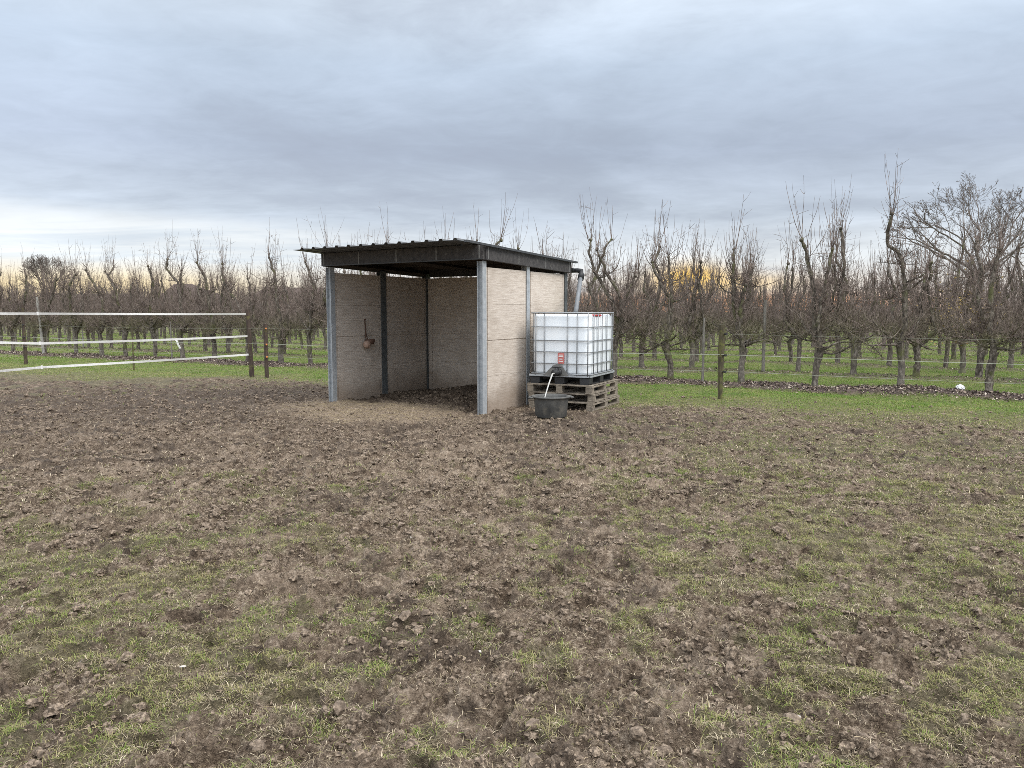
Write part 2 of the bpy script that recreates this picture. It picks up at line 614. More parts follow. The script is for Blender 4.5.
def masks(x, y):
    s = NX * x + NY * y
    t = TX * x + TY * y
    n1 = fbm(x / 1.5, y / 1.5, 3, 3)
    n2 = fbm(x / .38, y / .38, 21, 3)
    bias = -.06
    for bx, by, r, w in BIAS:
        bias = bias + (.42 if -.6 < w < 0 else (.75 if w < 0 else .45)) * w * np.exp(-((x - bx) ** 2 + (y - by) ** 2) / (2 * r * r))
    edge = turf_edge(s, t)
    far = sstep(-.55, .35, s - edge)
    # grassy tongues by the tape fence
    tongue = np.exp(-((s - (10.15 + .05 * (t + 20))) / .32) ** 2) * sstep(-11.5, -14.5, t)
    n3 = perlin(x / .13, y / .13, 29) + .6 * perlin(x / .055, y / .055, 30)
    g = sstep(-.16, .62, n1 * .24 + n2 * .70 + n3 * .42 + bias + 1.7 * far + .8 * tongue + .21)
    lx, ly = shelter_local(x, y)
    inside = sstep(-.5, .1, np.minimum(np.minimum(lx, SH_W - lx), np.minimum(ly + .6, SH_D - ly)))
    g = g * (1 - inside)
    k = np.round((s - ROW1 + .25) / ROWGAP)
    ds = np.abs(s - ROW1 + .25 - k * ROWGAP + .16 * fbm(t / .7, s / .7, 51, 2))
    soil = (1 - sstep(.34, .66, ds)) * (s > 13) * np.where(k >= 1, .5, 1.0)
    g = g * (1 - soil)
    # pale trampled straw and chaff before the shelter mouth
    dd = np.hypot((lx - 1.35) / 2.3, (ly + .55) / 1.15)
    straw = np.clip((1 - sstep(.45, 1.15, dd + .28 * n1 + .15 * n2)) * (1 - .55 * sstep(.9, 2.1, ly)), 0, 1)
    dry = sstep(.05, .75, fbm(x / .9, y / .9, 61, 4) * .7 + .75 * fbm(x / .27, y / .27, 65, 2) + .12 + .35 * straw - .42 * sstep(7.5, 11, np.hypot(x, y)))
    wet = np.clip(.26 * sstep(6.5, 9.5, np.hypot(x, y)) + .8 * np.exp(-((x + 5.5) ** 2 / 22 + (y - 13.0) ** 2 / 9)) + .5 * np.exp(-((x - 1.2) ** 2 + (y - 9.7) ** 2) / 2.2)
                  + .15 * sstep(1.0, 2.0, ly) * inside + .75 * sstep(.12, .55, .6 * fbm(x / 1.1, y / 1.1, 71, 3) + .7 * fbm(x / .25, y / .25, 75, 2)), 0, 1) * (1 - .6 * straw * (ly < 1.2))
    return g, soil, straw, dry, wet


def hoof(x, y, cell, seed):
    """trodden hoof holes: depth field (metres, negative = hole)"""
    X, Y = x / cell, y / cell
    ix, iy = np.floor(X).astype(np.int64), np.floor(Y).astype(np.int64)
    h = np.zeros_like(x)
    for ox in (-1, 0, 1):
        for oy in (-1, 0, 1):
            cx, cy = ix + ox, iy + oy
            r1, r2 = _u(_hash(cx, cy, seed)), _u(_hash(cx, cy, seed + 1))
            r3, r4 = _u(_hash(cx, cy, seed + 2)), _u(_hash(cx, cy, seed + 3))
            px, py = (cx + r1) * cell, (cy + r2) * cell
            a = r3 * 6.2832
            lx = (x - px) * np.cos(a) + (y - py) * np.sin(a)
            ly = -(x - px) * np.sin(a) + (y - py) * np.cos(a)
            rad = .055 + .035 * r4
            dd = np.hypot(lx / rad, ly / (rad * 1.2))
            depth = (.018 + .042 * ((r4 * 7.13) % 1)) * (r4 > .25)
            hole = -(1 - sstep(.72, 1.0, dd)) * depth * (1 + .5 * np.clip(lx / rad, -1, 1))
            rim = np.exp(-((dd - 1.25) / .22) ** 2) * depth * .55 * (1 + .7 * np.clip(lx / rad, -1, 1))
            h = np.minimum(h, hole) + rim
    return h


GROOVE = [at(755, 661), at(800, 660), at(850, 664), at(890, 671), at(925, 682)]


def seg_dist(x, y, pts):
    best = np.full(x.shape, 9.0)
    for (ax, ay), (bx, by) in zip(pts[:-1], pts[1:]):
        ex, ey = bx - ax, by - ay
        u = np.clip(((x - ax) * ex + (y - ay) * ey) / (ex * ex + ey * ey), 0, 1)
        best = np.minimum(best, np.hypot(x - ax - u * ex, y - ay - u * ey))
    return best


def height(x, y, g=None, soil=None, straw=None):
    if g is None:
        g, soil, straw, _, _ = masks(x, y)
    r = np.hypot(x, y)
    s = NX * x + NY * y
    mud = (1 - .42 * g) * (1 - .55 * straw)
    pad = 1 - sstep(11.2, 13.0, s)
    lx, ly = shelter_local(x, y)
    h = .05 * fbm(x / 1.7, y / 1.7, 101, 2)
    wx = x + .05 * perlin(x / .17, y / .17, 131)
    wy = y + .05 * perlin(x / .17, y / .17, 132)
    rough = .026 * fbm(x / .42, y / .42, 111, 2)
    b1 = np.abs(perlin(wx / .21, wy / .21, 121))
    b2 = np.abs(perlin(wx / .085, wy / .085, 122))
    rough = rough + .034 * (.33 - b1) * (1 + .8 * perlin(x / .8, y / .8, 125)) + .024 * (b2 - .25)
    near = 1 - sstep(6, 12, r)
    hum = fbm(wx / .24, wy / .20, 161, 3)
    rough = rough + .036 * sstep(-.12, .16, hum) + .016 * sstep(.0, .14, fbm(wx / .10, wy / .085, 171, 2)) * (1 - .6 * sstep(8, 14, r)) - .03
    rough = rough + near * (.012 * perlin(wx / .038, wy / .038, 123) + .007 * perlin(x / .016, y / .016, 124))
    foot = hoof(wx, wy, .30, 201) + .8 * hoof(wx + 7.7, wy - 3.1, .46, 301)
    h = h + (rough + (1 + .55 * (1 - sstep(3.2, 6.5, r))) * foot * (.55 + .45 * sstep(-.3, .4, perlin(x / .9, y / .9, 141)))) * mud * (.25 + .75 * pad)
    dg = seg_dist(x, y, GROOVE)
    h = np.where(dg < .16, h * sstep(.03, .1, dg) - .028 * (1 - sstep(.02, .06, dg)) + .022 * np.exp(-((dg - .09) / .022) ** 2), h)
    h = h + soil * (.05 + .05 * fbm(x / .22, y / .22, 151, 2))
    # bedding built up in the back corner of the shelter
    h = h + .10 * sstep(.9, 2.3, ly) * sstep(.2, 1.6, lx) * sstep(SH_D + .3, SH_D - .1, ly) * sstep(SH_W + .3, SH_W - .1, lx)
    # keep posts, pallets and tub on level ground
    for cx, cy, rr in ((1.0, 11.75, .95), (.56, 10.52, .33)):
        h = h * sstep(rr * .8, rr * 1.3, np.hypot(x - cx, y - cy))
    return h * (1 - sstep(25, 60, r) * .9)


# ------------------------------------------------------------------ ground sheet
rr = [.35]
while rr[-1] < 5500:
    r = rr[-1]
    if r < 1.8:
        dr = .06
    elif r < 26:
        dr = min(.62 * r * r / 1110, .0034 * r)
    else:
        dr = r * min(.05, .0034 + .0010 * (r - 26))
    rr.append(r + max(dr, .0032))
rr = np.array(rr)
fine = np.linspace(R(-41), R(41), 1050)
coarse = np.linspace(R(41), R(319), 160)[1:-1]
aa = np.concatenate([fine, coarse])
nr, na = len(rr), len(aa)
gx_ = (rr[:, None] * np.sin(aa)[None]).ravel()
gy_ = (rr[:, None] * np.cos(aa)[None]).ravel()
g_, soil_, straw_, dry_, wet_ = masks(gx_, gy_)
gz_ = height(gx_, gy_, g_, soil_, straw_)
vs = np.stack([gx_, gy_, gz_], 1)
vs = np.concatenate([vs, [[0, 0, 0]]])
i = np.arange(nr - 1)[:, None] * na
j = np.arange(na)[None]
jn = (j + 1) % na
quads = np.stack([i + j, i + na + j, i + na + jn, i + jn], -1).reshape(-1, 4)
capf = np.stack([np.full(na, nr * na), np.arange(na), (np.arange(na) + 1) % na], 1)
me = new_mesh("ground", vs, [quads, capf], None, True)
for nm, arr in (("grass", g_), ("soil", soil_), ("straw", straw_), ("dry", dry_), ("wet", wet_), ("lush", g_ * lushness(gx_, gy_))):
    a = me.attributes.new(nm, 'FLOAT', 'POINT')
    a.data.foreach_set("value", np.append(arr, 0).astype(np.float32))
ground = bpy.data.objects.new("ground", me)
COL.objects.link(ground)
tag(ground, "trampled muddy paddock ground running into orchard grass", "ground", kind="structure")

m, nt, b = mat('paddock_mud')
pos = nt.n.new('ShaderNodeNewGeometry').outputs['Position']
nA = nt.noise(pos, 1.7, 5, .6)
nB = nt.noise(pos, 11, 6, .65)
nC = nt.noise(pos, 55, 6, .7)
nD = nt.noise(pos, 190, 4, .7)
mixn = nt.math('ADD', nt.math('MULTIPLY', nB, .38), nt.math('ADD', nt.math('MULTIPLY', nC, .40), nt.math('MULTIPLY', nD, .22)))
mud = nt.ramp(mixn, [(.38, (.024, .016, .010)), (.45, (.090, .062, .041)), (.53, (.25, .189, .135)), (.60, (.52, .425, .325))])
dryc = nt.ramp(mixn, [(.37, (.13, .094, .065)), (.5, (.34, .262, .193)), (.61, (.56, .46, .36))])
col = nt.mix(nt.math('MULTIPLY', nt.attr('dry'), .72), mud, dryc)
wetc = nt.ramp(mixn, [(.36, (.028, .019, .013)), (.52, (.072, .051, .036)), (.66, (.16, .12, .088))])
col = nt.mix(nt.math('MULTIPLY', nt.attr('wet'), .8), col, wetc)
strawc = nt.ramp(nt.math('ADD', nt.math('MULTIPLY', nC, .6), nt.math('MULTIPLY', nD, .4)), [(.36, (.12, .085, .06)), (.5, (.31, .24, .175)), (.64, (.47, .385, .295))])
col = nt.mix(nt.math('MULTIPLY', nt.attr('straw'), .75), col, strawc)
thatch = nt.ramp(mixn, [(.34, (.06, .053, .03)), (.5, (.14, .128, .068)), (.64, (.24, .215, .125))])
gm = nt.step(.25, .75, nt.math('ADD', nt.attr('grass'), nt.math('MULTIPLY', nt.math('SUBTRACT', nB, .5), .9)))
col = nt.mix(nt.math('MULTIPLY', gm, .6), col, thatch)
lushc = nt.ramp(mixn, [(.36, (.06, .078, .022)), (.5, (.14, .165, .05)), (.64, (.25, .25, .10))])
col = nt.mix(nt.math('MULTIPLY', nt.attr('lush'), .85), col, lushc)
soilc = nt.ramp(mixn, [(.36, (.045, .032, .028)), (.52, (.10, .074, .065)), (.68, (.19, .15, .135))])
col = nt.mix(nt.attr('soil'), col, soilc)
nt.put(b.inputs['Base Color'], col)
nt.put(b.inputs['Roughness'], nt.math('SUBTRACT', .92, nt.math('MULTIPLY', nt.attr('wet'), .22)))
b.inputs['Specular IOR Level'].default_value = .3
nt.put(b.inputs['Normal'], nt.bump(nt.math('ADD', nC, nt.math('MULTIPLY', nD, .6)), 1.0, .03))
me.materials.append(m)


# ------------------------------------------------------------------ scatter helpers
def wedge(n, r0, r1, half=41, power=1.0):
    """points in the wedge ahead; power 1: even by area, 0: even in distance"""
    u = rng.random(n)
    p = power + 1
    r = (r0 ** p + u * (r1 ** p - r0 ** p)) ** (1 / p)
    a = R(half) * (rng.random(n) * 2 - 1)
    return r * np.sin(a), r * np.cos(a)


def ico(sub):
    bm = bmesh.new()
    bmesh.ops.create_icosphere(bm, subdivisions=sub, radius=1.0)
    v, f = bm_arrays(bm)
    return v, f[0]


def lumps(x, y, z, size, sub, jitter, flat=.7):
    bv, bf = ico(sub)
    n = len(x)
    sc = size[:, None] * rng.uniform(.65, 1.35, (n, 3)) * np.array([1, 1, flat])
    v = bv[None] * (1 + jitter * rng.normal(0, 1, (n, len(bv), 1)).clip(-1.6, 1.6)) * sc[:, None, :]
    a = rng.random(n) * 6.2832
    c, s_ = np.cos(a)[:, None], np.sin(a)[:, None]
    v = np.stack([v[..., 0] * c - v[..., 1] * s_, v[..., 0] * s_ + v[..., 1] * c, v[..., 2]], -1)
    v += np.stack([x, y, z], 1)[:, None, :]
    f = bf[None] + (np.arange(n) * len(bv))[:, None, None]
    return v.reshape(-1, 3), f.reshape(-1, 3)


def stuff(name, vf, mats, label, cat, attr=None):
    me = new_mesh(name, vf[0], vf[1] if isinstance(vf[1], list) else [vf[1]], vf[2] if len(vf) > 2 else None)
    for mm in (mats if isinstance(mats, list) else [mats]):
        me.materials.append(mm)
    if attr is not None:
        a = me.attributes.new("tint", 'FLOAT', 'POINT')
        a.data.foreach_set("value", attr.astype(np.float32))
    o = bpy.data.objects.new(name, me)
    COL.objects.link(o)
    return tag(o, label, cat, kind="stuff")


# mud clods
m, nt, b = mat('mud_clod')
pos = nt.n.new('ShaderNodeNewGeometry').outputs['Position']
f = nt.noise(pos, 70, 5, .65)
col = nt.ramp(f, [(.32, (.038, .027, .018)), (.48, (.115, .085, .059)), (.64, (.32, .25, .185))])
big = nt.noise(pos, 5, 3, .5)
col = nt.mix(nt.math('MULTIPLY', nt.step(.5, .68, big), .5), col, (.22, .17, .13))
nt.put(b.inputs['Base Color'], col)
b.inputs['Roughness'].default_value = .9
nt.put(b.inputs['Normal'], nt.bump(f, .7, .01))
M['clod'] = m
V, F, off = [], [], 0
for n, r0, r1, pw, sub, smin, smax in ((60000, 1.9, 6.5, .3, 1, .003, .013), (7000, 1.9, 7.5, .5, 2, .008, .026), (60000, 5, 17.5, .7, 1, .007, .032)):
    x, y = wedge(n, r0, r1, 41, pw)
    g, soil, straw, dry, wet = masks(x, y)
    cl = sstep(-.25, .5, fbm(x / .5, y / .5, 401, 3))
    keep = rng.random(n) < (1 - .8 * g) * (.12 + .88 * cl) * (1 - .5 * straw) * (1 - .5 * dry)
    keep &= (NX * x + NY * y) < 13.2
    lx, ly = shelter_local(x, y)
    keep &= ~((lx > -.25) & (lx < SH_W + .25) & (ly > -.1) & (ly < SH_D + .2) & (ly < 1.0))
    x, y = x[keep], y[keep]
    z = height(x, y)
    size = smin + (smax - smin) * rng.random(len(x)) ** 2.6
    v, f = lumps(x, y, z + size * .15, size, sub, .26, .85)
    V.append(v)
    F.append(f + off)
    off += len(v)
cx, cy = wedge(2600, 2.0, 14, 41, .75)
g, soil, straw, dry, wet = masks(cx, cy)
cl = sstep(-.2, .4, fbm(cx / .9, cy / .9, 421, 3))
keep = (rng.random(len(cx)) < (1 - .75 * g) * (.1 + .9 * cl) * (1 - .7 * straw)) & (NX * cx + NY * cy < 12.2)
lx, ly = shelter_local(cx, cy)
keep &= ~((lx > -.3) & (lx < SH_W + .3) & (ly > -.2) & (ly < SH_D + .3)) & (np.hypot(cx - 1.0, cy - 11.6) > 1.1) & (np.hypot(cx - .56, cy - 10.5) > .4)
cx, cy = cx[keep], cy[keep]
nl = rng.integers(3, 9, len(cx))
x = np.repeat(cx, nl) + rng.normal(0, .055, nl.sum())
y = np.repeat(cy, nl) + rng.normal(0, .045, nl.sum())
size = .008 + .020 * rng.random(len(x)) ** 2
v, f = lumps(x, y, height(x, y) + size * .35, size, 2, .2, .85)
V.append(v)
F.append(f + off)
off += len(v)
stuff("mud_clods", (np.concatenate(V), np.concatenate(F)), M['clod'], "loose dark mud clods kicked up across the paddock", "mud clods")

# pale stones
x, y = wedge(150, 2, 13, 41, .8)
g, *_ = masks(x, y)
k = (NX * x + NY * y < 11.5)
x, y = x[k], y[k]
size = .004 + .009 * rng.random(len(x)) ** 3
v, f = lumps(x, y, height(x, y) + size * .3, size, 2, .1, .55)
M['stone'] = simple('pale_stone', (.36, .33, .29), (.55, .52, .47), 30, .8)
stuff("pebbles", (v, f), M['stone'], "small pale stones scattered over the churned mud", "pebbles")

# grass
m, nt, b = mat('grass_blades')
tint = nt.attr('tint')
col = nt.ramp(tint, [(0.0, (.36, .31, .16)), (.2, (.29, .285, .11)), (.45, (.20, .27, .062)), (.75, (.15, .25, .040)), (1.0, (.09, .185, .026))])
nt.put(b.inputs['Base Color'], col)
b.inputs['Roughness'].default_value = .65
b.inputs['Specular IOR Level'].default_value = .25
tr = nt.n.new('ShaderNodeBsdfTranslucent')
nt.put(tr.inputs[0], nt.mix(.5, col, (.20, .26, .05)))
ms = nt.n.new('ShaderNodeMixShader')
ms.inputs[0].default_value = .28
nt.l.new(b.outputs[0], ms.inputs[1])
nt.l.new(tr.outputs[0], ms.inputs[2])
nt.l.new(ms.outputs[0], [q_ for q_ in nt.n if q_.type == 'OUTPUT_MATERIAL'][0].inputs[0])
M['blade'] = m


def blades(x, y, z, hgt, wid, lean, tint):
    n = len(x)
    a = rng.random(n) * 6.2832
    dx_, dy_ = np.cos(a), np.sin(a)
    ex, ey = -dy_, dx_
    P0 = np.stack([x, y, z - .004], 1)
    D = np.stack([dx_, dy_, np.zeros(n)], 1)
    E = np.stack([ex, ey, np.zeros(n)], 1)
    mid = P0 + D * (lean * hgt * .35)[:, None] + np.array([0, 0, 1.0]) * (hgt * .6)[:, None]
    tip = P0 + D * (lean * hgt)[:, None] + np.array([0, 0, 1.0]) * (hgt * (1 - .35 * lean.clip(0, 1.6)))[:, None]
    w = (wid / 2)[:, None]
    v = np.stack([P0 - E * w, P0 + E * w, mid + E * w * .8, mid - E * w * .8, tip], 1).reshape(-1, 3)
    o = np.arange(n)[:, None] * 5
    return v, o + np.array([[0, 1, 2, 3]]), o + np.array([[3, 2, 4]]), np.repeat(tint, 5)


parts = []
for n, r0, r1, pw, h0, h1, w0, w1, zone in ((620000, 1.9, 7.5, .35, .010, .034, .0018, .0036, 0), (480000, 6.5, 16, .8, .012, .036, .003, .0065, 0),
                                       (620000, 8.5, 30, .6, .014, .042, .005, .011, 1), (120000, 28, 60, .9, .03, .07, .015, .03, 1)):
    x, y = wedge(n, r0, r1, 41, pw)
    g, soil, straw, dry, wet = masks(x, y)
    s = NX * x + NY * y
    tuft = sstep(-.25, .35, fbm(x / .11, y / .11, 501, 2))
    lush = lushness(x, y)
    if zone == 0:
        keep = rng.random(n) < (g ** 1.2) * (.10 + .90 * tuft) * (1 - .8 * lush) + .006
    else:
        keep = rng.random(n) < g * lush
    lx, ly = shelter_local(x, y)
    keep &= ~((lx > -.1) & (lx < SH_W + .1) & (ly > -.3) & (ly < SH_D + .1))
    x, y, s, lush, soil = x[keep], y[keep], s[keep], lush[keep], soil[keep]
    z = height(x, y)
    nn = len(x)
    hg = rng.uniform(h0, h1, nn) * (.7 + .6 * rng.random(nn))
    wd = rng.uniform(w0, w1, nn)
    ln = rng.uniform(.4, 2.0, nn)
    pv = fbm(x / .8, y / .8, 511, 2)
    ti = np.clip(.21 + .2 * pv + rng.normal(0, .22, nn) + lush * (.16 + .20 * pv + .26 * sstep(11.9, 13.6, s)), 0, 1)
    parts.append(blades(x, y, z, hg, wd, ln, ti))
V, Q, T_, A, off = [], [], [], [], 0
for v, q, t3, a in parts:
    V.append(v); Q.append(q + off); T_.append(t3 + off); A.append(a)
    off += len(v)
stuff("grass", (np.concatenate(V), [np.concatenate(Q), np.concatenate(T_)]), M['blade'], "short green grass growing in patches and between the tree rows", "grass", np.concatenate(A))

# trampled dead grass and root fibres, everywhere over the churned turf
fx, fy, fz, fl_, fw, ft, fn = [], [], [], [], [], [], []
for n, r0, r1, pw, l0, l1, w0, w1 in ((520000, 1.9, 7.0, .25, .008, .026, .0012, .0030), (480000, 6.0, 15.5, .7, .014, .040, .0028, .0065)):
    x, y = wedge(n, r0, r1, 41, pw)
    g, soil, straw, dry, wet = masks(x, y)
    cl = sstep(-.3, .35, fbm(x / .16, y / .16, 611, 3))
    keep = rng.random(n) < (.12 + .88 * cl) * (.24 + .66 * np.clip(g * 1.6, 0, 1)) * (1 - .75 * wet) * (1 - sstep(11.2, 12.4, NX * x + NY * y))
    lx, ly = shelter_local(x, y)
    keep &= ~((lx > -.1) & (lx < SH_W + .1) & (ly > -.05) & (ly < SH_D + .1))
    x, y = x[keep], y[keep]
    nn = len(x)
    fx.append(x); fy.append(y); fz.append(height(x, y) + .002)
    fl_.append(rng.uniform(l0, l1, nn)); fw.append(rng.uniform(w0, w1, nn))
    ft.append(np.clip(rng.normal(.45, .27, nn) + .15 * fbm(x / .5, y / .5, 621, 2), 0, 1))
x, y, z, hg, wd, ti = (np.concatenate(a_) for a_ in (fx, fy, fz, fl_, fw, ft))
v, q, t3, a_ = blades(x, y, z, hg, wd, rng.uniform(1.3, 2.6, len(x)), ti)
m, nt, b = mat('dead_fibre')
col = nt.ramp(nt.attr('tint'), [(0, (.035, .026, .017)), (.35, (.13, .10, .066)), (.65, (.30, .25, .165)), (1.0, (.58, .50, .37))])
nt.put(b.inputs['Base Color'], col)
b.inputs['Roughness'].default_value = .85
b.inputs['Specular IOR Level'].default_value = .2
stuff("trampled_thatch", (v, [q, t3]), m, "dead trampled grass and root fibres mixed into the churned mud", "thatch", a_)

# straw strands before and inside the shelter, dead stalks over the mud
n = 26000
lx = rng.normal(1.4, 1.5, n)
ly = rng.normal(-.35, 1.0, n)
x = SH_O[0] + lx * UX + ly * VX
y = SH_O[1] + lx * UY + ly * VY
g, soil, straw, dry, wet = masks(x, y)
k = rng.random(n) < straw * .8
x2, y2 = wedge(4500, 2, 12, 41, .6)
x, y = np.concatenate([x[k], x2]), np.concatenate([y[k], y2])
s_ok = (NX * x + NY * y < 11.5)
lx, ly = shelter_local(x, y)
s_ok &= ~((np.minimum(np.abs(lx), np.abs(lx - SH_W)) < .1) & (ly > -.15))
x, y = x[s_ok], y[s_ok]
n = len(x)
L = rng.uniform(.015, .055, n)
a = rng.random(n) * 6.2832
tl = rng.normal(0, .22, n)
p0 = np.stack([x, y, height(x, y) + .006], 1)
dv = np.stack([np.cos(a), np.sin(a), tl], 1)
P = np.stack([p0 - dv * L[:, None] / 2, p0 + np.array([0, 0, .004]), p0 + dv * L[:, None] / 2], 1)
v, f = tubes(P, np.full((n, 3), .0011), 3)
M['straw'] = simple('straw', (.24, .185, .115), (.42, .34, .22), 20, .8, bump=0)
stuff("loose_straw", (v, f), M['straw'], "loose straw strands trodden into the ground by the shelter", "straw")

# fallen leaves along the soil strips
n = 60000
kk = np.minimum(rng.integers(0, 12, n), 11)
kk = np.where(kk > 6, 0, kk)
s = ROW1 - .25 + kk * ROWGAP + rng.normal(0, .30, n)
t = rng.uniform(-1.95, .2, n) * (s + 2)
x, y = NX * s + TX * t, NY * s + TY * t
z = height(x, y) + .012
a = rng.random(n) * 6.2832
L = rng.uniform(.012, .030, n)
D = np.stack([np.cos(a), np.sin(a), rng.normal(0, .35, n)], 1) * L[:, None]
E = np.stack([-np.sin(a), np.cos(a), rng.normal(0, .35, n)], 1) * (L * .6)[:, None]
C0 = np.stack([x, y, z], 1)
up = np.array([0, 0, 1.0]) * (L * .35)[:, None]
v = np.stack([C0 - D, C0 + E + up, C0 + D, C0 - E + up], 1).reshape(-1, 3)
o = np.arange(n)[:, None] * 4
f = np.concatenate([o + np.array([[0, 1, 2]]), o + np.array([[0, 2, 3]])])
m, nt, b = mat('fallen_leaf')
col = nt.ramp(nt.attr('tint'), [(0, (.05, .036, .028)), (.4, (.14, .10, .075)), (.75, (.27, .21, .165)), (1.0, (.48, .42, .35))])
nt.put(b.inputs['Base Color'], col)
b.inputs['Roughness'].default_value = .75
stuff("fallen_leaves", (v, f), m, "brown fallen leaves lying on the bare soil strips under the trees", "leaves", np.repeat(rng.random(n), 4))

# ------------------------------------------------------------------ horse shelter
shel = empty("horse_shelter", (SH_O[0], SH_O[1], 0), SH_ROT)
tag(shel, "open fronted field shelter with pale panel walls, galvanised posts and dark flat roof", "shelter")


def hpost(x, y, side=True, top=2.24, mtl='galv', b=.10):
    mb = MB()
    z0, hz = -.15, top + .15
    zc_ = z0 + hz / 2
    for sgn in (-1, 1):
        if side:
            mb.box((x + sgn * .046, y, zc_), (.008, b, hz))
        else:
            mb.box((x, y + sgn * .046, zc_), (.10, .008, hz))
    mb.box((x, y, zc_), (.084, .007, hz) if side else (.007, .084, hz))
    return mb.build("post", M[mtl], shel)


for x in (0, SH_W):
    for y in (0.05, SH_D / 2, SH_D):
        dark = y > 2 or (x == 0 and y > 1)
        hpost(x, y, mtl='shaded_galv' if dark else 'galv', b=.14 if dark and x == 0 else .10)
hpost(SH_W / 2, SH_D, False, mtl='shaded_galv')


def wall_panel(x0, y0, x1, y1, outward):
    """four stacked boards between two posts, with a groove near each end"""
    mb = MB()
    alongx = abs(x1 - x0) > abs(y1 - y0)
    L = abs(x1 - x0) if alongx else abs(y1 - y0)
    cx, cy = (x0 + x1) / 2, (y0 + y1) / 2
    hb = .5385
    for i in range(4):
        z = .0 + hb * (i + .5)
        zh = hb - .002
        z0 = z
        if i in (1, 2):
            zh -= .006
            z0 += -.003 if i == 1 else .003
        if i == 0:
            zh += .1
            z0 -= .05
        for (a, b_, th) in ((-L / 2, -L / 2 + .095, .058), (-L / 2 + .107, L / 2 - .107, .064), (L / 2 - .095, L / 2, .058)):
            c = (a + b_) / 2
            if alongx:
                mb.box((cx + c, cy, z0), (b_ - a, th, zh), bevel=.003)
            else:
                mb.box((cx, cy + c, z0), (th, b_ - a, zh), bevel=.003)
    # tongue core behind the grooves
    if alongx:
        mb.box((cx, cy, 1.04), (L, .036, 2.2))
    else:
        mb.box((cx, cy, 1.04), (.036, L, 2.2))
    return mb.build("wall_panel", M['panel'], shel)


for x in (0, SH_W):
    wall_panel(x, .056, x, SH_D / 2 - .006, 1)
    wall_panel(x, SH_D / 2 + .006, x, SH_D - .006, 1)
wall_panel(.055, SH_D, SH_W / 2 - .006, SH_D, 1)
wall_panel(SH_W / 2 + .006, SH_D, SH_W - .055, SH_D, 1)


def zb(y):           # fascia underside
    return 2.255 - .026 * y


def fascia(xa, ya, xb, yb, th):
    mb = MB()
    L = math.hypot(xb - xa, yb - ya)
    alongx = abs(xb - xa) > abs(yb - ya)
    if alongx:
        z = zb(ya)
        mb.box(((xa + xb) / 2, ya, z + .105), (L, th, .21))
        for i in range(5):
            mb.box((xa + .06 + (L - .12) * i / 4, ya, z + .105), (.02, th + .008, .2), 1)
        mb.box(((xa + xb) / 2, ya, z + .008), (L - .004, th + .012, .014), 2)
    else:
        v = []
        for y in (ya, yb):
            for dx_ in (-th / 2, th / 2):
                for dz_ in (0, .21):
                    v.append((xa + dx_, y, zb(y) + dz_))
        f = np.array([[0, 1, 3, 2], [4, 6, 7, 5], [0, 4, 5, 1], [2, 3, 7, 6], [0, 2, 6, 4], [1, 5, 7, 3]])
        mb.raw(v, [f])
        for i in range(4):
            y = ya + .06 + (yb - ya - .12) * i / 3
            mb.box((xa, y, zb(y) + .105), (th + .008, .02, .196), 1)
    return mb.build("fascia_board", [M['fascia'], M['seam'], M['dark_steel']], shel)


fascia(-.09, -.03, SH_W + .09, -.03, .05)
fascia(-.09, SH_D + .09, SH_W + .09, SH_D + .09, .05)
fascia(-.085, -.002, -.085, SH_D + .06, .05)
fascia(SH_W + .085, -.002, SH_W + .085, SH_D + .06, .05)

for y in (.35, 1.0, 1.65, 2.3):
    MB().box((SH_W / 2, y, zb(y) + .16), (SH_W + .1, .07, .10)).build("roof_beam", M['timber'], shel)
for x in (.0, SH_W / 2, SH_W):
    mb = MB()
    mb.tube([(x, .0, zb(0) + .05), (x, SH_D + .06, zb(SH_D) + .05)], .045, 4)
    mb.build("rafter", M['timber'], shel)
MB().tube([(SH_W - .9, SH_D - .06, 2.17), (SH_W - .08, SH_D - .09, 1.72)], .014, 6).build("brace", M['dark_steel'], shel)

# ribbed roof sheet
mb = MB()
x0, x1, ya, yb = -.20, SH_W + .14, -.56, SH_D + .22
prof = []
x = x0
while x < x1 - .001:
    for dxp, zz_ in ((0, 0), (.165, 0), (.185, .027), (.225, .027), (.245, 0)):
        if x + dxp <= x1:
            prof.append((x + dxp, zz_))
    x += .25
prof = np.array(prof)
zr = lambda y: 2.495 - .030 * (y + .5)
n = len(prof)
vv = []
for y in (ya, yb):
    for th in (0, -.006):
        vv += [(px_, y, zr(y) + pz + th) for px_, pz in prof]
idx = np.arange(n - 1)
q = lambda a, b_: np.stack([a + idx, a + idx + 1, b_ + idx + 1, b_ + idx], 1)
mb.raw(vv, [q(0, 2 * n), q(n, 3 * n)[:, ::-1], q(0, n), q(2 * n, 3 * n), np.array([[0, n, 3 * n, 2 * n], [n - 1, 2 * n - 1, 4 * n - 1, 3 * n - 1]])])
roof = mb.build("roof_sheet", M['roof'], shel)
mb = MB()
mb.box((SH_W + .145, SH_D / 2 - .18, 0), (.05, SH_D + .78, .03))
fl = mb.build("edge_flashing", M['dark_steel'], roof)
fl.location = (0, 0, zr(SH_D / 2 - .18) + .012)
fl.rotation_euler = (-.030, 0, 0)

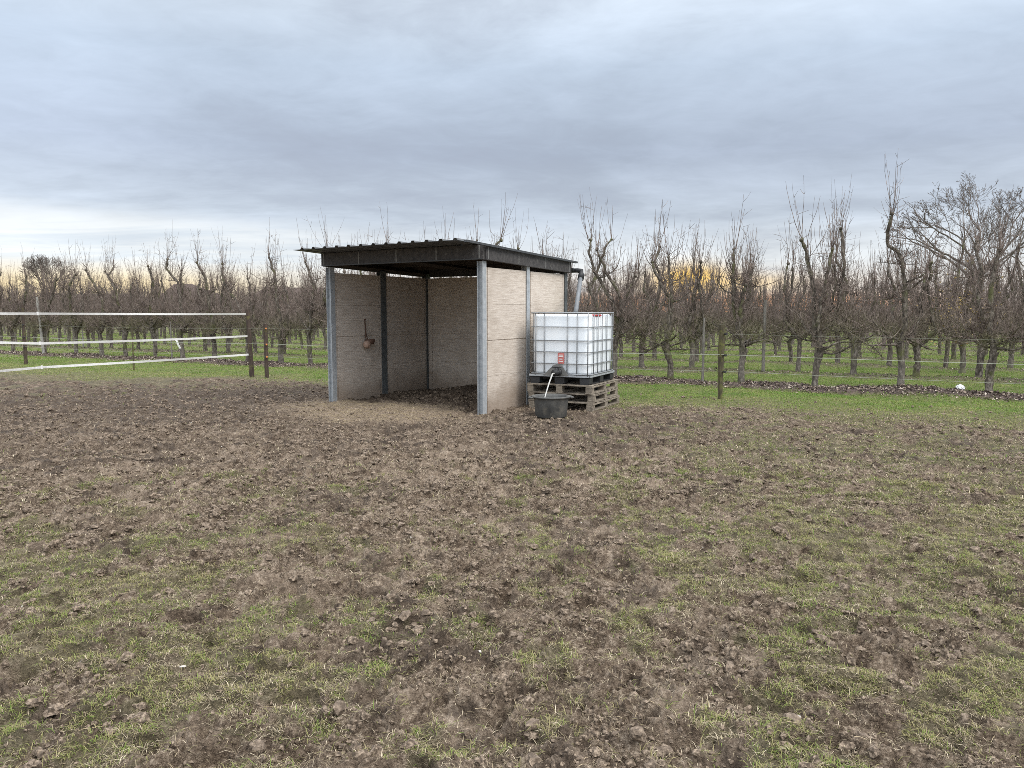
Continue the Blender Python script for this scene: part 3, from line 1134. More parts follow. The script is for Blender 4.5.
# gutter and downpipe
gz0 = zb(SH_D) + .035
mb = MB()
a = np.linspace(math.pi, 2 * math.pi, 9)
pr = [(.06 * math.cos(t_), .06 * math.sin(t_)) for t_ in a] + [(.054 * math.cos(t_), .054 * math.sin(t_)) for t_ in a[::-1]]
k = len(pr)
vv = [(xx, SH_D + .19 + p, gz0 + .05 + q_) for xx in (-.12, SH_W + .12) for p, q_ in pr]
mb.raw(vv, [np.array([[i, (i + 1) % k, k + (i + 1) % k, k + i] for i in range(k)]), np.arange(k)[None, ::-1], (k + np.arange(k))[None]])
gut = mb.build("gutter", M['dark_steel'], shel)
inv_rot = Matrix.Rotation(-SH_ROT, 3, 'Z')


def to_shel(x, y, z):
    v = inv_rot @ Vector((x - SH_O[0], y - SH_O[1], 0))
    return (v.x, v.y, z)


elbow = (SH_W + .255, SH_D + .19, gz0)
pend = to_shel(1.03, 12.02, 1.49)
mb = MB()
mb.tube([(SH_W + .05, SH_D + .19, gz0 + .01), (SH_W + .17, SH_D + .19, gz0 + .01), (SH_W + .245, SH_D + .185, gz0 - .005), (elbow[0], elbow[1] - .01, gz0 - .07), (elbow[0] - .005, elbow[1] - .04, gz0 - .16)], [.04, .04, .052, .056, .056], 12)
mb.build("pipe_elbow", M['black_plastic'], gut, True)
mb = MB()
p1 = np.array((elbow[0] - .004, elbow[1] - .035, gz0 - .13))
mb.tube([p1, p1 * .5 + np.array(pend) * .5, pend], .038, 12)
mb.build("downpipe", M['pipe_grey'], shel, True)

# salt lick on a cord
lw = (0 + .033, .82)
slx = SH_O[0] + lw[0] * UX + lw[1] * VX
sly = SH_O[1] + lw[0] * UY + lw[1] * VY
lick = empty("salt_lick", (slx, sly, .93), SH_ROT)
tag(lick, "pinkish round salt lick hanging on a brown cord against the inner shelter wall", "salt lick")
mb = MB()
mb.tube([(.01, 0, .43), (.02, .005, .25), (.03, -.015, .11)], .009, 6)
mb.tube([(.02, .005, .25), (.03, .03, .12), (.05, .05, .03)], .007, 6)
mb.tube([(.0, 0, .44), (.035, 0, .44)], .012, 6)
mb.build("cord", M['cord'], lick)
v, f = ico(3)
v = v * (1 + .07 * perlin(v[:, 0] * 2.1 + v[:, 2], v[:, 1] * 2.1 - v[:, 2], 9))[:, None] * np.array([.06, .072, .072])
MB().raw(v + np.array([.085, -.035, .0]), [f]).build("salt_block", M['pink_salt'], lick, True)
mb = MB()
mb.lathe([(.03, -.05), (.065, -.045), (.085, 0), (.09, .04), (.083, .04), (.075, 0), (.04, -.035)], (.065, .065, .05), 18)
mb.build("holder_cup", M['cord'], lick, True)

# ------------------------------------------------------------------ water tank on pallets
EX, EY = .902, -.431
TFX, TFY = .431, .902
TROT = math.atan2(EY, EX)
NCX, NCY = 1.175, 11.13
tcx, tcy = NCX - .5 * EX + .6 * TFX, NCY - .5 * EY + .6 * TFY
PZ = .144 * .91
gap_labels = ["bottom wooden pallet of the stack under the white tank, resting on the mud",
              "middle wooden pallet of the three stacked under the white tank",
              "topmost weathered wooden pallet directly below the tank's black base"]
prng = np.random.default_rng(5)


def pallet(W, D, label):
    root = empty("wooden_pallet")
    tag(root, label, "pallet", "wooden pallets under the water tank")
    mb = MB()
    nb = 7
    for i in range(nb):
        y = -D / 2 + .05 + (D - .1) * i / (nb - 1)
        mb.box((prng.normal(0, .004), y, .133), (W, .10 + prng.normal(0, .004), .022), bevel=.002)
    for x in (-W / 2 + .05, 0, W / 2 - .05):
        mb.box((x, 0, .111), (.1, D - .004, .02), bevel=.002)
    mb.build("deck", M['pallet'], root)
    for x in (-W / 2 + .055, 0, W / 2 - .055):
        MB().box((x, 0, .011), (.1, D, .022), bevel=.002).build("runner", M['pallet'], root)
        for y in (-D / 2 + .065, 0, D / 2 - .065):
            MB().box((x + prng.normal(0, .003), y, .0615), (.096, .125, .077), bevel=.003).build("block", M['pallet'], root)
    return root


for i in range(3):
    p = pallet(1.08, 1.26, gap_labels[i])
    ox, oy = ((.02, -.0), (.008, .01), (-.008, .0))[i]
    p.location = (tcx + ox + .02, tcy + oy, PZ * i)
    p.scale = (1, 1, .91)
    p.rotation_euler = (0, 0, TROT + (-.025, .012, -.01)[i])

TZ = PZ * 3 + .001
tank = empty("water_tank", (tcx, tcy, TZ), TROT)
tank.scale = (1, 1, .945)
tag(tank, "white cube water tank in a grey steel cage standing on stacked pallets", "water tank")
W, D = 1.0, 1.2
# black base pallet
mb = MB()
mb.box((0, 0, .125), (W, D, .03), bevel=.006)
for x in (-W / 2 + .09, 0, W / 2 - .09):
    for y in (-D / 2 + .09, 0, D / 2 - .09):
        mb.box((x, y, .062), (.16, .16, .1), bevel=.008)
for x in (-W / 2 + .09, 0, W / 2 - .09):
    mb.box((x, 0, .008), (.13, D, .016))
mb.box((0, -D / 2 + .006, .136), (W + .008, .02, .03), 1)
mb.box((W / 2 - .006, 0, .136), (.02, D + .008, .03), 1)
mb.build("base_pallet", [M['black_plastic'], M['galv']], tank)
# tank body
bm = bmesh.new()
bmesh.ops.create_cube(bm, size=1.0)
bmesh.ops.scale(bm, vec=(W - .06, D - .06, .985), verts=bm.verts)
bmesh.ops.subdivide_edges(bm, edges=bm.edges[:], cuts=1, use_grid_fill=True)
vert_edges = [e for e in bm.edges if abs(e.verts[0].co.z - e.verts[1].co.z) > .1 and abs(abs(e.verts[0].co.x) - (W - .06) / 2) < .01 and abs(abs(e.verts[0].co.y) - (D - .06) / 2) < .01]
bmesh.ops.bevel(bm, geom=vert_edges, offset=.12, segments=6, affect='EDGES', profile=.5)
rim_edges = [e for e in bm.edges if len(e.link_faces) == 2 and e.calc_face_angle(0) > .8]
bmesh.ops.bevel(bm, geom=rim_edges, offset=.05, segments=4, affect='EDGES', profile=.5)
v, fl = bm_arrays(bm)
# the plastic swells a little between the bars
bul = .010 * np.abs(np.sin((v[:, 2] + .49) / .2 * np.pi)) * np.clip(1 - np.abs(v[:, 2]) / .49, 0, 1)
v[:, :2] *= (1 + bul / .5)[:, None]
body_mb = MB().raw(v + np.array([0, 0, .15 + .4925]), fl)
body_mb.build("tank_body", M['tank'], tank, True)
# red lid on top
MB().lathe([(.0, .03), (.11, .03), (.12, .02), (.12, -.01)], (.08, .1, 1.115), 28).build("lid", M['black_plastic'], tank, True)
MB().box((W / 2 - .035, -.22, 1.118), (.05, .34, .03), bevel=.006).build("corner_clip", M['red'], tank)
# cage
cage = MB()


def loop_pts(z, w, d_, r):
    pts = []
    for cx, cy, a0 in ((w / 2 - r, d_ / 2 - r, 0), (-w / 2 + r, d_ / 2 - r, 90), (-w / 2 + r, -d_ / 2 + r, 180), (w / 2 - r, -d_ / 2 + r, 270)):
        for q_ in range(7):
            a_ = R(a0 + 15 * q_)
            pts.append((cx + r * math.cos(a_), cy + r * math.sin(a_), z))
    pts.append(pts[0])
    return pts


for z, rad in ((1.155, .013), (.93, .009), (.71, .009), (.525, .009), (.335, .009), (.165, .011)):
    cage.tube(loop_pts(z, W, D, .11), rad, 6, caps=False)
for fx in (.1, .25, .63, .79, .965):
    cage.tube([(-W / 2 + W * fx, -D / 2 - .0, .14), (-W / 2 + W * fx, -D / 2, 1.155)], .0085, 6)
    cage.tube([(-W / 2 + W * fx, D / 2, .14), (-W / 2 + W * fx, D / 2, 1.155)], .0085, 6)
for fy in (.14, .3, .47, .66, .85):
    for sx in (-1, 1):
        cage.tube([(sx * W / 2, -D / 2 + D * fy, .14), (sx * W / 2, -D / 2 + D * fy, 1.155)], .0085, 6)
for y in (-.25, .25):
    cage.tube([(-W / 2, y, 1.16), (W / 2, y, 1.16)], .011, 6)
cage.build("cage", M['cage'], tank, True)
# label
lb = MB().box((-.5 + .535, -D / 2 - .012, .425), (.105, .004, .175)).build("warning_label", M['red_label'], tank)
mb = MB()
for z_, w_ in ((.475, .06), (.45, .075), (.41, .05), (.375, .07)):
    mb.box((.035, -D / 2 - .016, z_), (w_, .003, .012))
mb.build("label_print", M['white'], lb)
# guard plate and tap
mb = MB()
gv = []
for y_ in (-D / 2 - .018, -D / 2 - .012):
    gv += [(-.25, y_, .145), (.16, y_, .145), (.06, y_, .30), (-.02, y_, .335), (-.10, y_, .30)]
idx5 = np.arange(5)
mb.raw(gv, [idx5[None, ::-1], (idx5 + 5)[None], np.stack([idx5, (idx5 + 1) % 5, (idx5 + 1) % 5 + 5, idx5 + 5], 1)])
mb.build("guard_plate", M['dark_galv'] if 'dark_galv' in M else M['seam'], tank)
mb = MB()
mb.tube([(.0, -D / 2 + .03, .2), (.0, -D / 2 - .16, .2)], .045, 14)
mb.tube([(.0, -D / 2 - .03, .2), (.0, -D / 2 - .07, .2)], .062, 14)
mb.tube([(.0, -D / 2 - .155, .2), (.0, -D / 2 - .195, .195)], .056, 14)
mb.tube([(.0, -D / 2 - .1, .2), (.0, -D / 2 - .1, .275)], .03, 10)
tap = mb.build("tap", M['black_plastic'], tank, True)
MB().box((.0, -D / 2 - .105, .285), (.15, .035, .018), bevel=.005).build("tap_handle", M['black_plastic'], tap)
# pale pipe to the tub
tub_xy = (.56, 10.52)
trot_inv = Matrix.Rotation(-TROT, 3, 'Z')


def to_tank(x, y, z):
    v = trot_inv @ Vector((x - tcx, y - tcy, 0))
    return np.array((v.x, v.y, z - TZ))


pe = to_tank(tub_xy[0] - .10, tub_xy[1] + .12, .20)
ps = np.array((0, -D / 2 - .19, .19))
pts = [ps, ps + np.array((-.01, -.05, -.003))]
for u in (.35, .6, .8, 1.0):
    q_ = pts[1] * (1 - u) + pe * u
    q_[2] += .05 * (1 - u) * u * 2
    pts.append(q_)
MB().tube(pts, [.012, .013, .011, .010, .010, .009], 10).build("outlet_pipe", M['pale_pipe'], tap, True)

# rubber tub
tub = empty("rubber_tub", (tub_xy[0], tub_xy[1], .0), .1)
tub.scale = (1.05, 1.05, 1.03)
tag(tub, "round black rubber water tub below the tank's tap, dusty with dried mud", "tub")
mb = MB()
mb.lathe([(0, .004), (.195, .004), (.212, .02), (.236, .26), (.244, .275), (.268, .283), (.268, .298), (.246, .302), (.234, .292), (.226, .262), (.2, .03), (0, .022)], k=40)
mb.build("tub_body", M['rubber'], tub, True)
for sx in (-1, 1):
    mb = MB()
    mb.tube([(sx * .235, -.07, .285), (sx * .29, -.055, .278), (sx * .305, 0, .272), (sx * .29, .055, .278), (sx * .235, .07, .285)], .013, 8)
    mb.build("handle", M['rubber'], tub, True)
MB().lathe([(0, 0), (.222, 0)], (0, 0, .215), 32).build("water_surface", M['water'], tub)

# ------------------------------------------------------------------ fences
tf = empty("tape_fence", (-6.03, 17.09, 0))
tag(tf, "three strand white electric tape fence with a dark wooden end post", "fence")
FD = (-.522, -.853)


def fence_post(parent, x, y, h, r0, r1, mtl, lean=(0, 0), name="fence_post", k=10):
    g = np.random.default_rng(int(abs(x * 100 + y * 37)))
    n_ = 9
    zz = np.linspace(-.2, h, n_)
    pts = np.stack([x + lean[0] * zz + g.normal(0, .003, n_), y + lean[1] * zz, zz], 1)
    mb = MB().tube(pts, np.linspace(r0, r1, n_) * (1 + g.normal(0, .03, n_)), k)
    return mb.build(name, mtl, parent, False)


fence_post(tf, 0, 0, 1.56, .058, .052, M['post'], (-.03, 0))
fe = (FD[0] * 11, FD[1] * 11)
fence_post(tf, fe[0], fe[1], 1.55, .058, .052, M['post'])
kd = 4.55
kx, ky = -6.03 + FD[0] * kd, 17.09 + FD[1] * kd
for (zs, kpy, py0, sag, tw) in ((1.455, 313.6, 313.2, .012, .25), (.95, 343.4, 341.4, .03, .1), (.525, 367.3, 371.2, .02, .2)):
    zk = at_depth(47, kpy, ky)[2]
    d0 = 5.35
    y0 = 17.09 + FD[1] * d0
    zc0 = at_depth(0, py0, y0)[2]
    ze = zk + (zc0 - zk) / (d0 - kd) * 2.2
    mb = MB()
    seq = [(0.0, zs), (kd, zk), (kd + 2.2, ze), (11.0, zs)]
    vv = []
    dlist = np.concatenate([np.linspace(0, kd, 22), np.linspace(kd, 11, 22)[1:]])
    for dd in dlist:
        for (da, za), (db, zb_) in zip(seq[:-1], seq[1:]):
            if da <= dd <= db:
                u = (dd - da) / (db - da)
                z = za * (1 - u) + zb_ * u - sag * 4 * u * (1 - u) * .5
                break
        roll = tw * math.sin(dd * 1.7 + zs * 9)
        lx = -.03 * zs * (1 - dd / 11)
        cxx, cyy = lx + FD[0] * dd, FD[1] * dd
        for sw, sth in ((-1, -1), (-1, 1), (1, 1), (1, -1)):
            hw = .021 * sw
            nx_, ny_ = -FD[1], FD[0]
            off_n = math.sin(roll) * hw + sth * .0015
            vv.append((cxx + nx_ * off_n, cyy + ny_ * off_n, z + math.cos(roll) * hw))
    nn = len(dlist)
    q4 = np.array([[i * 4 + j, i * 4 + (j + 1) % 4, i * 4 + 4 + (j + 1) % 4, i * 4 + 4 + j] for i in range(nn - 1) for j in range(4)])
    mb.raw(vv, [q4, np.array([[3, 2, 1, 0]]), np.array([[nn * 4 - 4, nn * 4 - 3, nn * 4 - 2, nn * 4 - 1]])])
    tp = mb.build("tape", M['tape'], tf)
    MB().box((FD[0] * kd - .03 * zs * .58, FD[1] * kd, zk), (.03, .02, .062), bevel=.004).build("tape_buckle", M['white'], tp)

wf = empty("wire_fence", (*st(12.75, -2.6), 0))
tag(wf, "low three wire stock fence with mossy wooden posts in front of the orchard", "fence")
wo = np.array(st(12.75, -2.6))
posts = [(720, 400, 1.29, .034, .06, 'mossy'), (267, 378, 1.23, .045, .05, 'post'), (26, 363.5, 1.72, .05, .04, 'post')]
ppos = []
for px, py, hh, r0, r1, mm in posts:
    x, y = at(px, py)
    ppos.append((x, y))
    po = fence_post(wf, x - wo[0], y - wo[1], hh, r0, r1, M[mm])
    for z in (1.13, .77, .49):
        mb = MB()
        mb.tube([(x - wo[0] + .03, y - wo[1] - .04, z), (x - wo[0] + .05, y - wo[1] - .11, z)], [.016, .02], 8)
        mb.build("insulator", M['orange'] if mm == 'post' and px > 100 else M['black_plastic'], po)
x, y = at(134, 369.5)
fence_post(wf, x - wo[0], y - wo[1], 1.38, .022, .02, M['mossy'])
mid = ((ppos[0][0] + ppos[1][0]) / 2, (ppos[0][1] + ppos[1][1]) / 2)
fence_post(wf, mid[0] - wo[0], mid[1] - wo[1], 1.25, .03, .03, M['mossy'])
ext_r = (ppos[0][0] + 9.1, ppos[0][1] - 4.6)
ext_l = (ppos[2][0] - 8.9, ppos[2][1] + 4.5)
fence_post(wf, ext_r[0] - wo[0], ext_r[1] - wo[1], 1.3, .045, .05, M['mossy'])
fence_post(wf, ext_l[0] - wo[0], ext_l[1] - wo[1], 1.3, .045, .05, M['mossy'])
chain = [ext_r, ppos[0], ppos[1], ppos[2], ext_l]
for z in (1.13, .78, .50):
    pts = []
    for (ax, ay), (bx, by) in zip(chain[:-1], chain[1:]):
        for u in np.linspace(0, 1, 9)[:-1]:
            pts.append((ax + (bx - ax) * u - wo[0] + .04, ay + (by - ay) * u - wo[1] - .07, z - .035 * 4 * u * (1 - u)))
    pts.append((chain[-1][0] - wo[0] + .04, chain[-1][1] - wo[1] - .07, z))
    MB().tube(pts, {.78: .0044, .50: .0022}.get(z, .0010), 5).build("wire", M['wire'], wf)

# torn strip of white tape hanging from the wire
x, y = at_depth(177, 345, 18.55)[:2]
mb = MB()
cpts = [(-.09, 0, .09), (-.05, .01, .10), (0, 0, .055), (.03, -.01, -.03), (.08, .0, -.13)]
vv = []
for (a_, b_, c_) in cpts:
    vv += [(a_ - .022, b_, c_ - .006), (a_ + .022, b_ + .004, c_ + .006), (a_ + .022, b_ + .008, c_ + .006), (a_ - .022, b_ + .004, c_ - .006)]
q4 = np.array([[i * 4 + j, i * 4 + (j + 1) % 4, i * 4 + 4 + (j + 1) % 4, i * 4 + 4 + j] for i in range(4) for j in range(4)])
mb.raw(vv, [q4, np.array([[3, 2, 1, 0]]), np.array([[16, 17, 18, 19]])])
o = mb.build("tape_scrap", M['tape'])
o.location = (x, y, .72)
tag(o, "short torn strip of white tape dangling from the wire fence below the orchard trees", "tape scrap")

# white crumpled bag on the soil strip
x, y = at(960, 394)
v, f = ico(4)
n3 = perlin(v[:, 0] * 2.3 + 3 * v[:, 2], v[:, 1] * 2.3 - v[:, 2], 77) * .3 + perlin(v[:, 0] * 5 + 3 * v[:, 2], v[:, 1] * 5, 78) * .2
v = v * (1 + n3)[:, None] * np.array([.085, .06, .055])
o = MB().raw(v, [f]).build("plastic_bag", M['bag'], None, True)
o.location = (x, y, float(height(np.array([x]), np.array([y]))[0]) + .045)
o.rotation_euler = (0, .15, .4)
tag(o, "small crumpled white plastic bag lying on the bare soil under the front trees", "bag")

# ------------------------------------------------------------------ orchard trees
ROT_ROW = math.atan2(TY, TX)


def resample(pts, n):
    pts = np.asarray(pts, float)
    d_ = np.concatenate([[0], np.cumsum(np.linalg.norm(np.diff(pts, axis=0), axis=1))])
    u = np.linspace(0, d_[-1], n)
    out_ = np.stack([np.interp(u, d_, pts[:, i]) for i in range(3)], 1)
    return out_


def gen_tree(g, leaders=None, base_r=.085, dens=1.0, zt=None, low=False, big=1.0):
    """local x along the row. returns (trunk verts, quads), (crown verts, quads)"""
    tv, tfc, tn = [], [], 0
    cv_, cf, cn = [], [], 0

    def addt(P, Rr, k):
        nonlocal tn
        v_, f_ = tubes(P, Rr, k)
        tv.append(v_); tfc.append(f_ + tn); tn += len(v_)

    def addc(P, Rr, k):
        nonlocal cn
        v_, f_ = tubes(P, Rr, k)
        cv_.append(v_); cf.append(f_ + cn); cn += len(v_)

    zt = zt or g.uniform(.72, .95)
    nT = 6 if low else 12
    kT = 5 if low else 9
    top = np.array([g.normal(0, .06), g.normal(0, .05), zt])
    P = resample([(0, 0, -.12), (g.normal(0, .02), g.normal(0, .02), zt * .5), top], nT)
    rr_ = base_r * .80 * np.interp(np.linspace(0, 1, nT), [0, .12, .3, .85, 1], [1.5, 1.15, .95, 1.0, 1.3]) * (1 + g.normal(0, .09, nT))
    addt(P[None], rr_[None], kT)
    if leaders is None:
        nl = int(g.choice([1, 2, 3], p=[.45, .4, .15]))
        leaders = []
        for q_ in range(nl):
            ht = g.uniform(2.4, 3.2) * (1 if q_ == 0 else .85)
            a0 = g.normal(0, .13) + (0 if nl == 1 else (-.24, .22, .05)[q_])
            pl = []
            x_ = a0
            for z_ in np.arange(zt + .35, ht, .38):
                x_ += g.normal(0, .10)
                pl.append((x_, g.normal(0, .08), z_))
            pl.append((x_ + g.normal(0, .05), g.normal(0, .05), ht + .08))
            leaders.append(pl)
    anchors, tang, heads = [], [], []
    for li, pl in enumerate(leaders):
        nn_ = 8 if low else 18
        P = resample([top - np.array([0, 0, .12])] + [tuple(p) for p in pl], nn_)
        if not low:
            P[2:-1] += g.normal(0, .012, (nn_ - 3, 3))
        r0 = base_r * ((.60 if li == 0 else .50) if not low else .46)
        rr_ = np.interp(np.linspace(0, 1, nn_), [0, .5, .9, .97, 1], [r0, r0 * .80, r0 * .62, r0 * .74, r0 * .35])
        rr_ = rr_ * (1 + g.normal(0, .1, nn_))
        addt(P[None], rr_[None], 5 if low else 7)
        heads.append(P[-1])
        for q_ in range(1, nn_):
            if P[q_, 2] > zt - .05:
                anchors.append(P[q_]); tang.append(norm(P[q_] - P[q_ - 1]))
    # scaffold limbs, mostly along the row
    nlimb = int(g.integers(6, 10))
    src = np.array(anchors)
    lim_pts = []
    for q_ in range(nlimb):
        lowp = q_ < 5
        if lowp:
            p0 = top + np.array([0, 0, g.uniform(-.1, .15)])
        else:
            cands = src[(src[:, 2] > zt + .2) & (src[:, 2] < zt + 1.5)]
            p0 = cands[g.integers(len(cands))] if len(cands) else top
        sgn = 1 if q_ % 2 == 0 else -1
        d0 = np.array([[sgn * g.uniform(.6, 1), g.normal(0, .5), g.uniform(-.05, .45)]])
        L_ = np.array([g.uniform(.5, .95) if lowp else g.uniform(.25, .6)])
        P = grow(p0[None], d0, L_, 5 if low else 9, .17, .03 if lowp else .10, g)
        n_ = P.shape[1]
        r0 = g.uniform(.02, .034) if lowp else g.uniform(.011, .02)
        addt(P, (r0 * np.linspace(1, .35, n_) * (1 + g.normal(0, .08, n_)))[None], 4 if low else 6)
        lim_pts.append(P[0, 1:])
    lim = np.concatenate(lim_pts)
    # secondary branches and twigs
    A_ = np.concatenate([lim, lim, src[src[:, 2] < 2.4]])
    n2 = int((16 if low else 46) * dens)
    p0 = A_[g.integers(len(A_), size=n2)]
    d0 = np.stack([g.normal(0, .8, n2), g.normal(0, .6, n2), g.uniform(-.15, .9, n2)], 1)
    L_ = g.uniform(.3, .75, n2)
    P2 = grow(p0, d0, L_, 3 if low else 6, .16, .07, g)
    n_ = P2.shape[1]
    addc(P2, (g.uniform(.006, .011, n2)[:, None] * np.linspace(1, .4, n_)[None]), 3)
    A2 = np.concatenate([P2[:, 1:].reshape(-1, 3), A_])
    n3 = int((60 if low else 330) * dens)
    p0 = A2[g.integers(len(A2), size=n3)]
    keepz = p0[:, 2] < g.uniform(1.5, 2.5, len(p0))
    p0 = p0[keepz]
    n3 = len(p0)
    d0 = np.stack([g.normal(0, .5, n3), g.normal(0, .42, n3), g.uniform(-.05, 1.7, n3)], 1)
    L_ = g.uniform(.15, .62, n3) * np.where(g.random(n3) < .2, 1.5, 1)
    P3 = grow(p0, d0, L_, 3 if low else 4, .14, .10, g)
    n_ = P3.shape[1]
    rt = g.uniform(.0024, .0048, n3) * (1.8 if low else 1.0)
    addc(P3, rt[:, None] * np.linspace(1, .45, n_)[None], 3)
    n7 = int((14 if low else 60) * dens)
    lo_ = lim[lim[:, 2] < zt + .45]
    if len(lo_):
        P7 = grow(lo_[g.integers(len(lo_), size=n7)], np.stack([g.normal(0, .7, n7), g.normal(0, .6, n7), g.uniform(-1.1, .1, n7)], 1), g.uniform(.12, .42, n7), 3 if low else 4, .16, .02, g)
        addc(P7, g.uniform(.0028, .005, n7)[:, None] * (1.7 if low else 1) * np.linspace(1, .45, P7.shape[1])[None], 3)
    # short spurs clothing the leaders right up to the heads
    n6 = int((10 if low else 85) * dens)
    hi = src[src[:, 2] > 1.3]
    p0 = hi[g.integers(len(hi), size=n6)] + g.normal(0, .02, (n6, 3)) * np.array([1, 1, 3])
    P6 = grow(p0, np.stack([g.normal(0, .8, n6), g.normal(0, .7, n6), g.uniform(-.1, 1.2, n6)], 1), g.uniform(.08, .45, n6), 3 if low else 4, .16, .12, g)
    addc(P6, g.uniform(.003, .0058, n6)[:, None] * (1.5 if low else 1) * np.linspace(1, .45, P6.shape[1])[None], 3)
    # long upright shoots from the heads and the upper leader
    sp, sd, sl = [], [], []
    for h_ in heads:
        for q_ in range(int(g.integers(3, 6))):
            sp.append(h_ + g.normal(0, .015, 3)); sd.append((g.normal(0, .24), g.normal(0, .2), 1.0)); sl.append(g.uniform(.45, 1.25))
    up_src = np.concatenate([src[src[:, 2] > 1.25], src[src[:, 2] > 1.7], lim[lim[:, 2] > .95]])
    for q_ in range(int(g.integers(34, 48)) if not low else 14):
        sp.append(up_src[g.integers(len(up_src))]); sd.append((g.normal(0, .32), g.normal(0, .28), .9)); sl.append(g.uniform(.5, 1.4))
    sp, sd, sl = np.array(sp), np.array(sd), np.array(sl)
    P4 = grow(sp, sd, sl, 4 if low else 8, .07, .16, g)
    n_ = P4.shape[1]
    rs = g.uniform(.0042, .0075, len(sp)) * (1.8 if low else 1)
    addc(P4, rs[:, None] * np.linspace(1, .32, n_)[None], 3 if low else 4)
    if not low:
        q_ = P4[:, 1:-1].reshape(-1, 3)
        n5 = 70
        p0 = q_[g.integers(len(q_), size=n5)]
        P5 = grow(p0, np.stack([g.normal(0, .7, n5), g.normal(0, .6, n5), g.uniform(.1, 1, n5)], 1), g.uniform(.05, .28, n5), 3, .1, .08, g)
        addc(P5, g.uniform(.003, .005, n5)[:, None] * np.array([1, .8, .5])[None], 3)
        # knobs where the shoots were pruned
        kb = MB()
        for h_ in heads:
            v_, f_ = ico(2)
            v_ = v_ * (1 + g.normal(0, .13, (len(v_), 1))) * g.uniform(.030, .044) + h_
            tv.append(v_); tn += len(v_)
            tri = np.concatenate([f_, f_[:, 2:3]], 1) + (tn - len(v_))
            kb.raw(v_, [f_])
            tris_extra.append((len(tv) - 1, f_))
    return (np.concatenate(tv), tfc), (np.concatenate(cv_), cf)


tris_extra = []


def tree_meshes(g, **kw):
    global tris_extra
    tris_extra = []
    (tv, tf_), (cv_, cf) = gen_tree(g, **kw)
    extra = []
    if tris_extra:
        # knob vertices sit at the end of tv in order
        nk = sum(len(ico(2)[0]) for _ in tris_extra)
        o_ = len(tv) - nk
        for _, f_ in tris_extra:
            extra.append(f_ + o_)
            o_ += 42 if len(ico(2)[0]) == 42 else len(ico(2)[0])
    return tv, tf_ + extra, cv_, cf


def tree_thing(g, **kw):
    tv, tf_, cv_, cf = tree_meshes(g, **kw)
    root = empty("orchard_tree")
    o1 = bpy.data.objects.new("trunk", new_mesh("trunk", tv, tf_, None, True))
    o1.data.materials.append(M['bark'])
    o2 = bpy.data.objects.new("crown", new_mesh("crown", cv_, cf, None, True))
    o2.data.materials.append(M['twig'])
    for o_ in (o1, o2):
        COL.objects.link(o_)
        o_.parent = root
    return root


def tree_single(g, **kw):
    tv, tf_, cv_, cf = tree_meshes(g, **kw)
    nf1 = sum(len(f) for f in tf_)
    fl_ = tf_ + [f + len(tv) for f in cf]
    nf = sum(len(f) for f in fl_)
    mi = np.zeros(nf, int)
    mi[nf1:] = 1
    me_ = new_mesh("orchard_tree", np.concatenate([tv, cv_]), fl_, mi, True)
    me_.materials.append(M['bark'])
    me_.materials.append(M['twig'])
    return me_


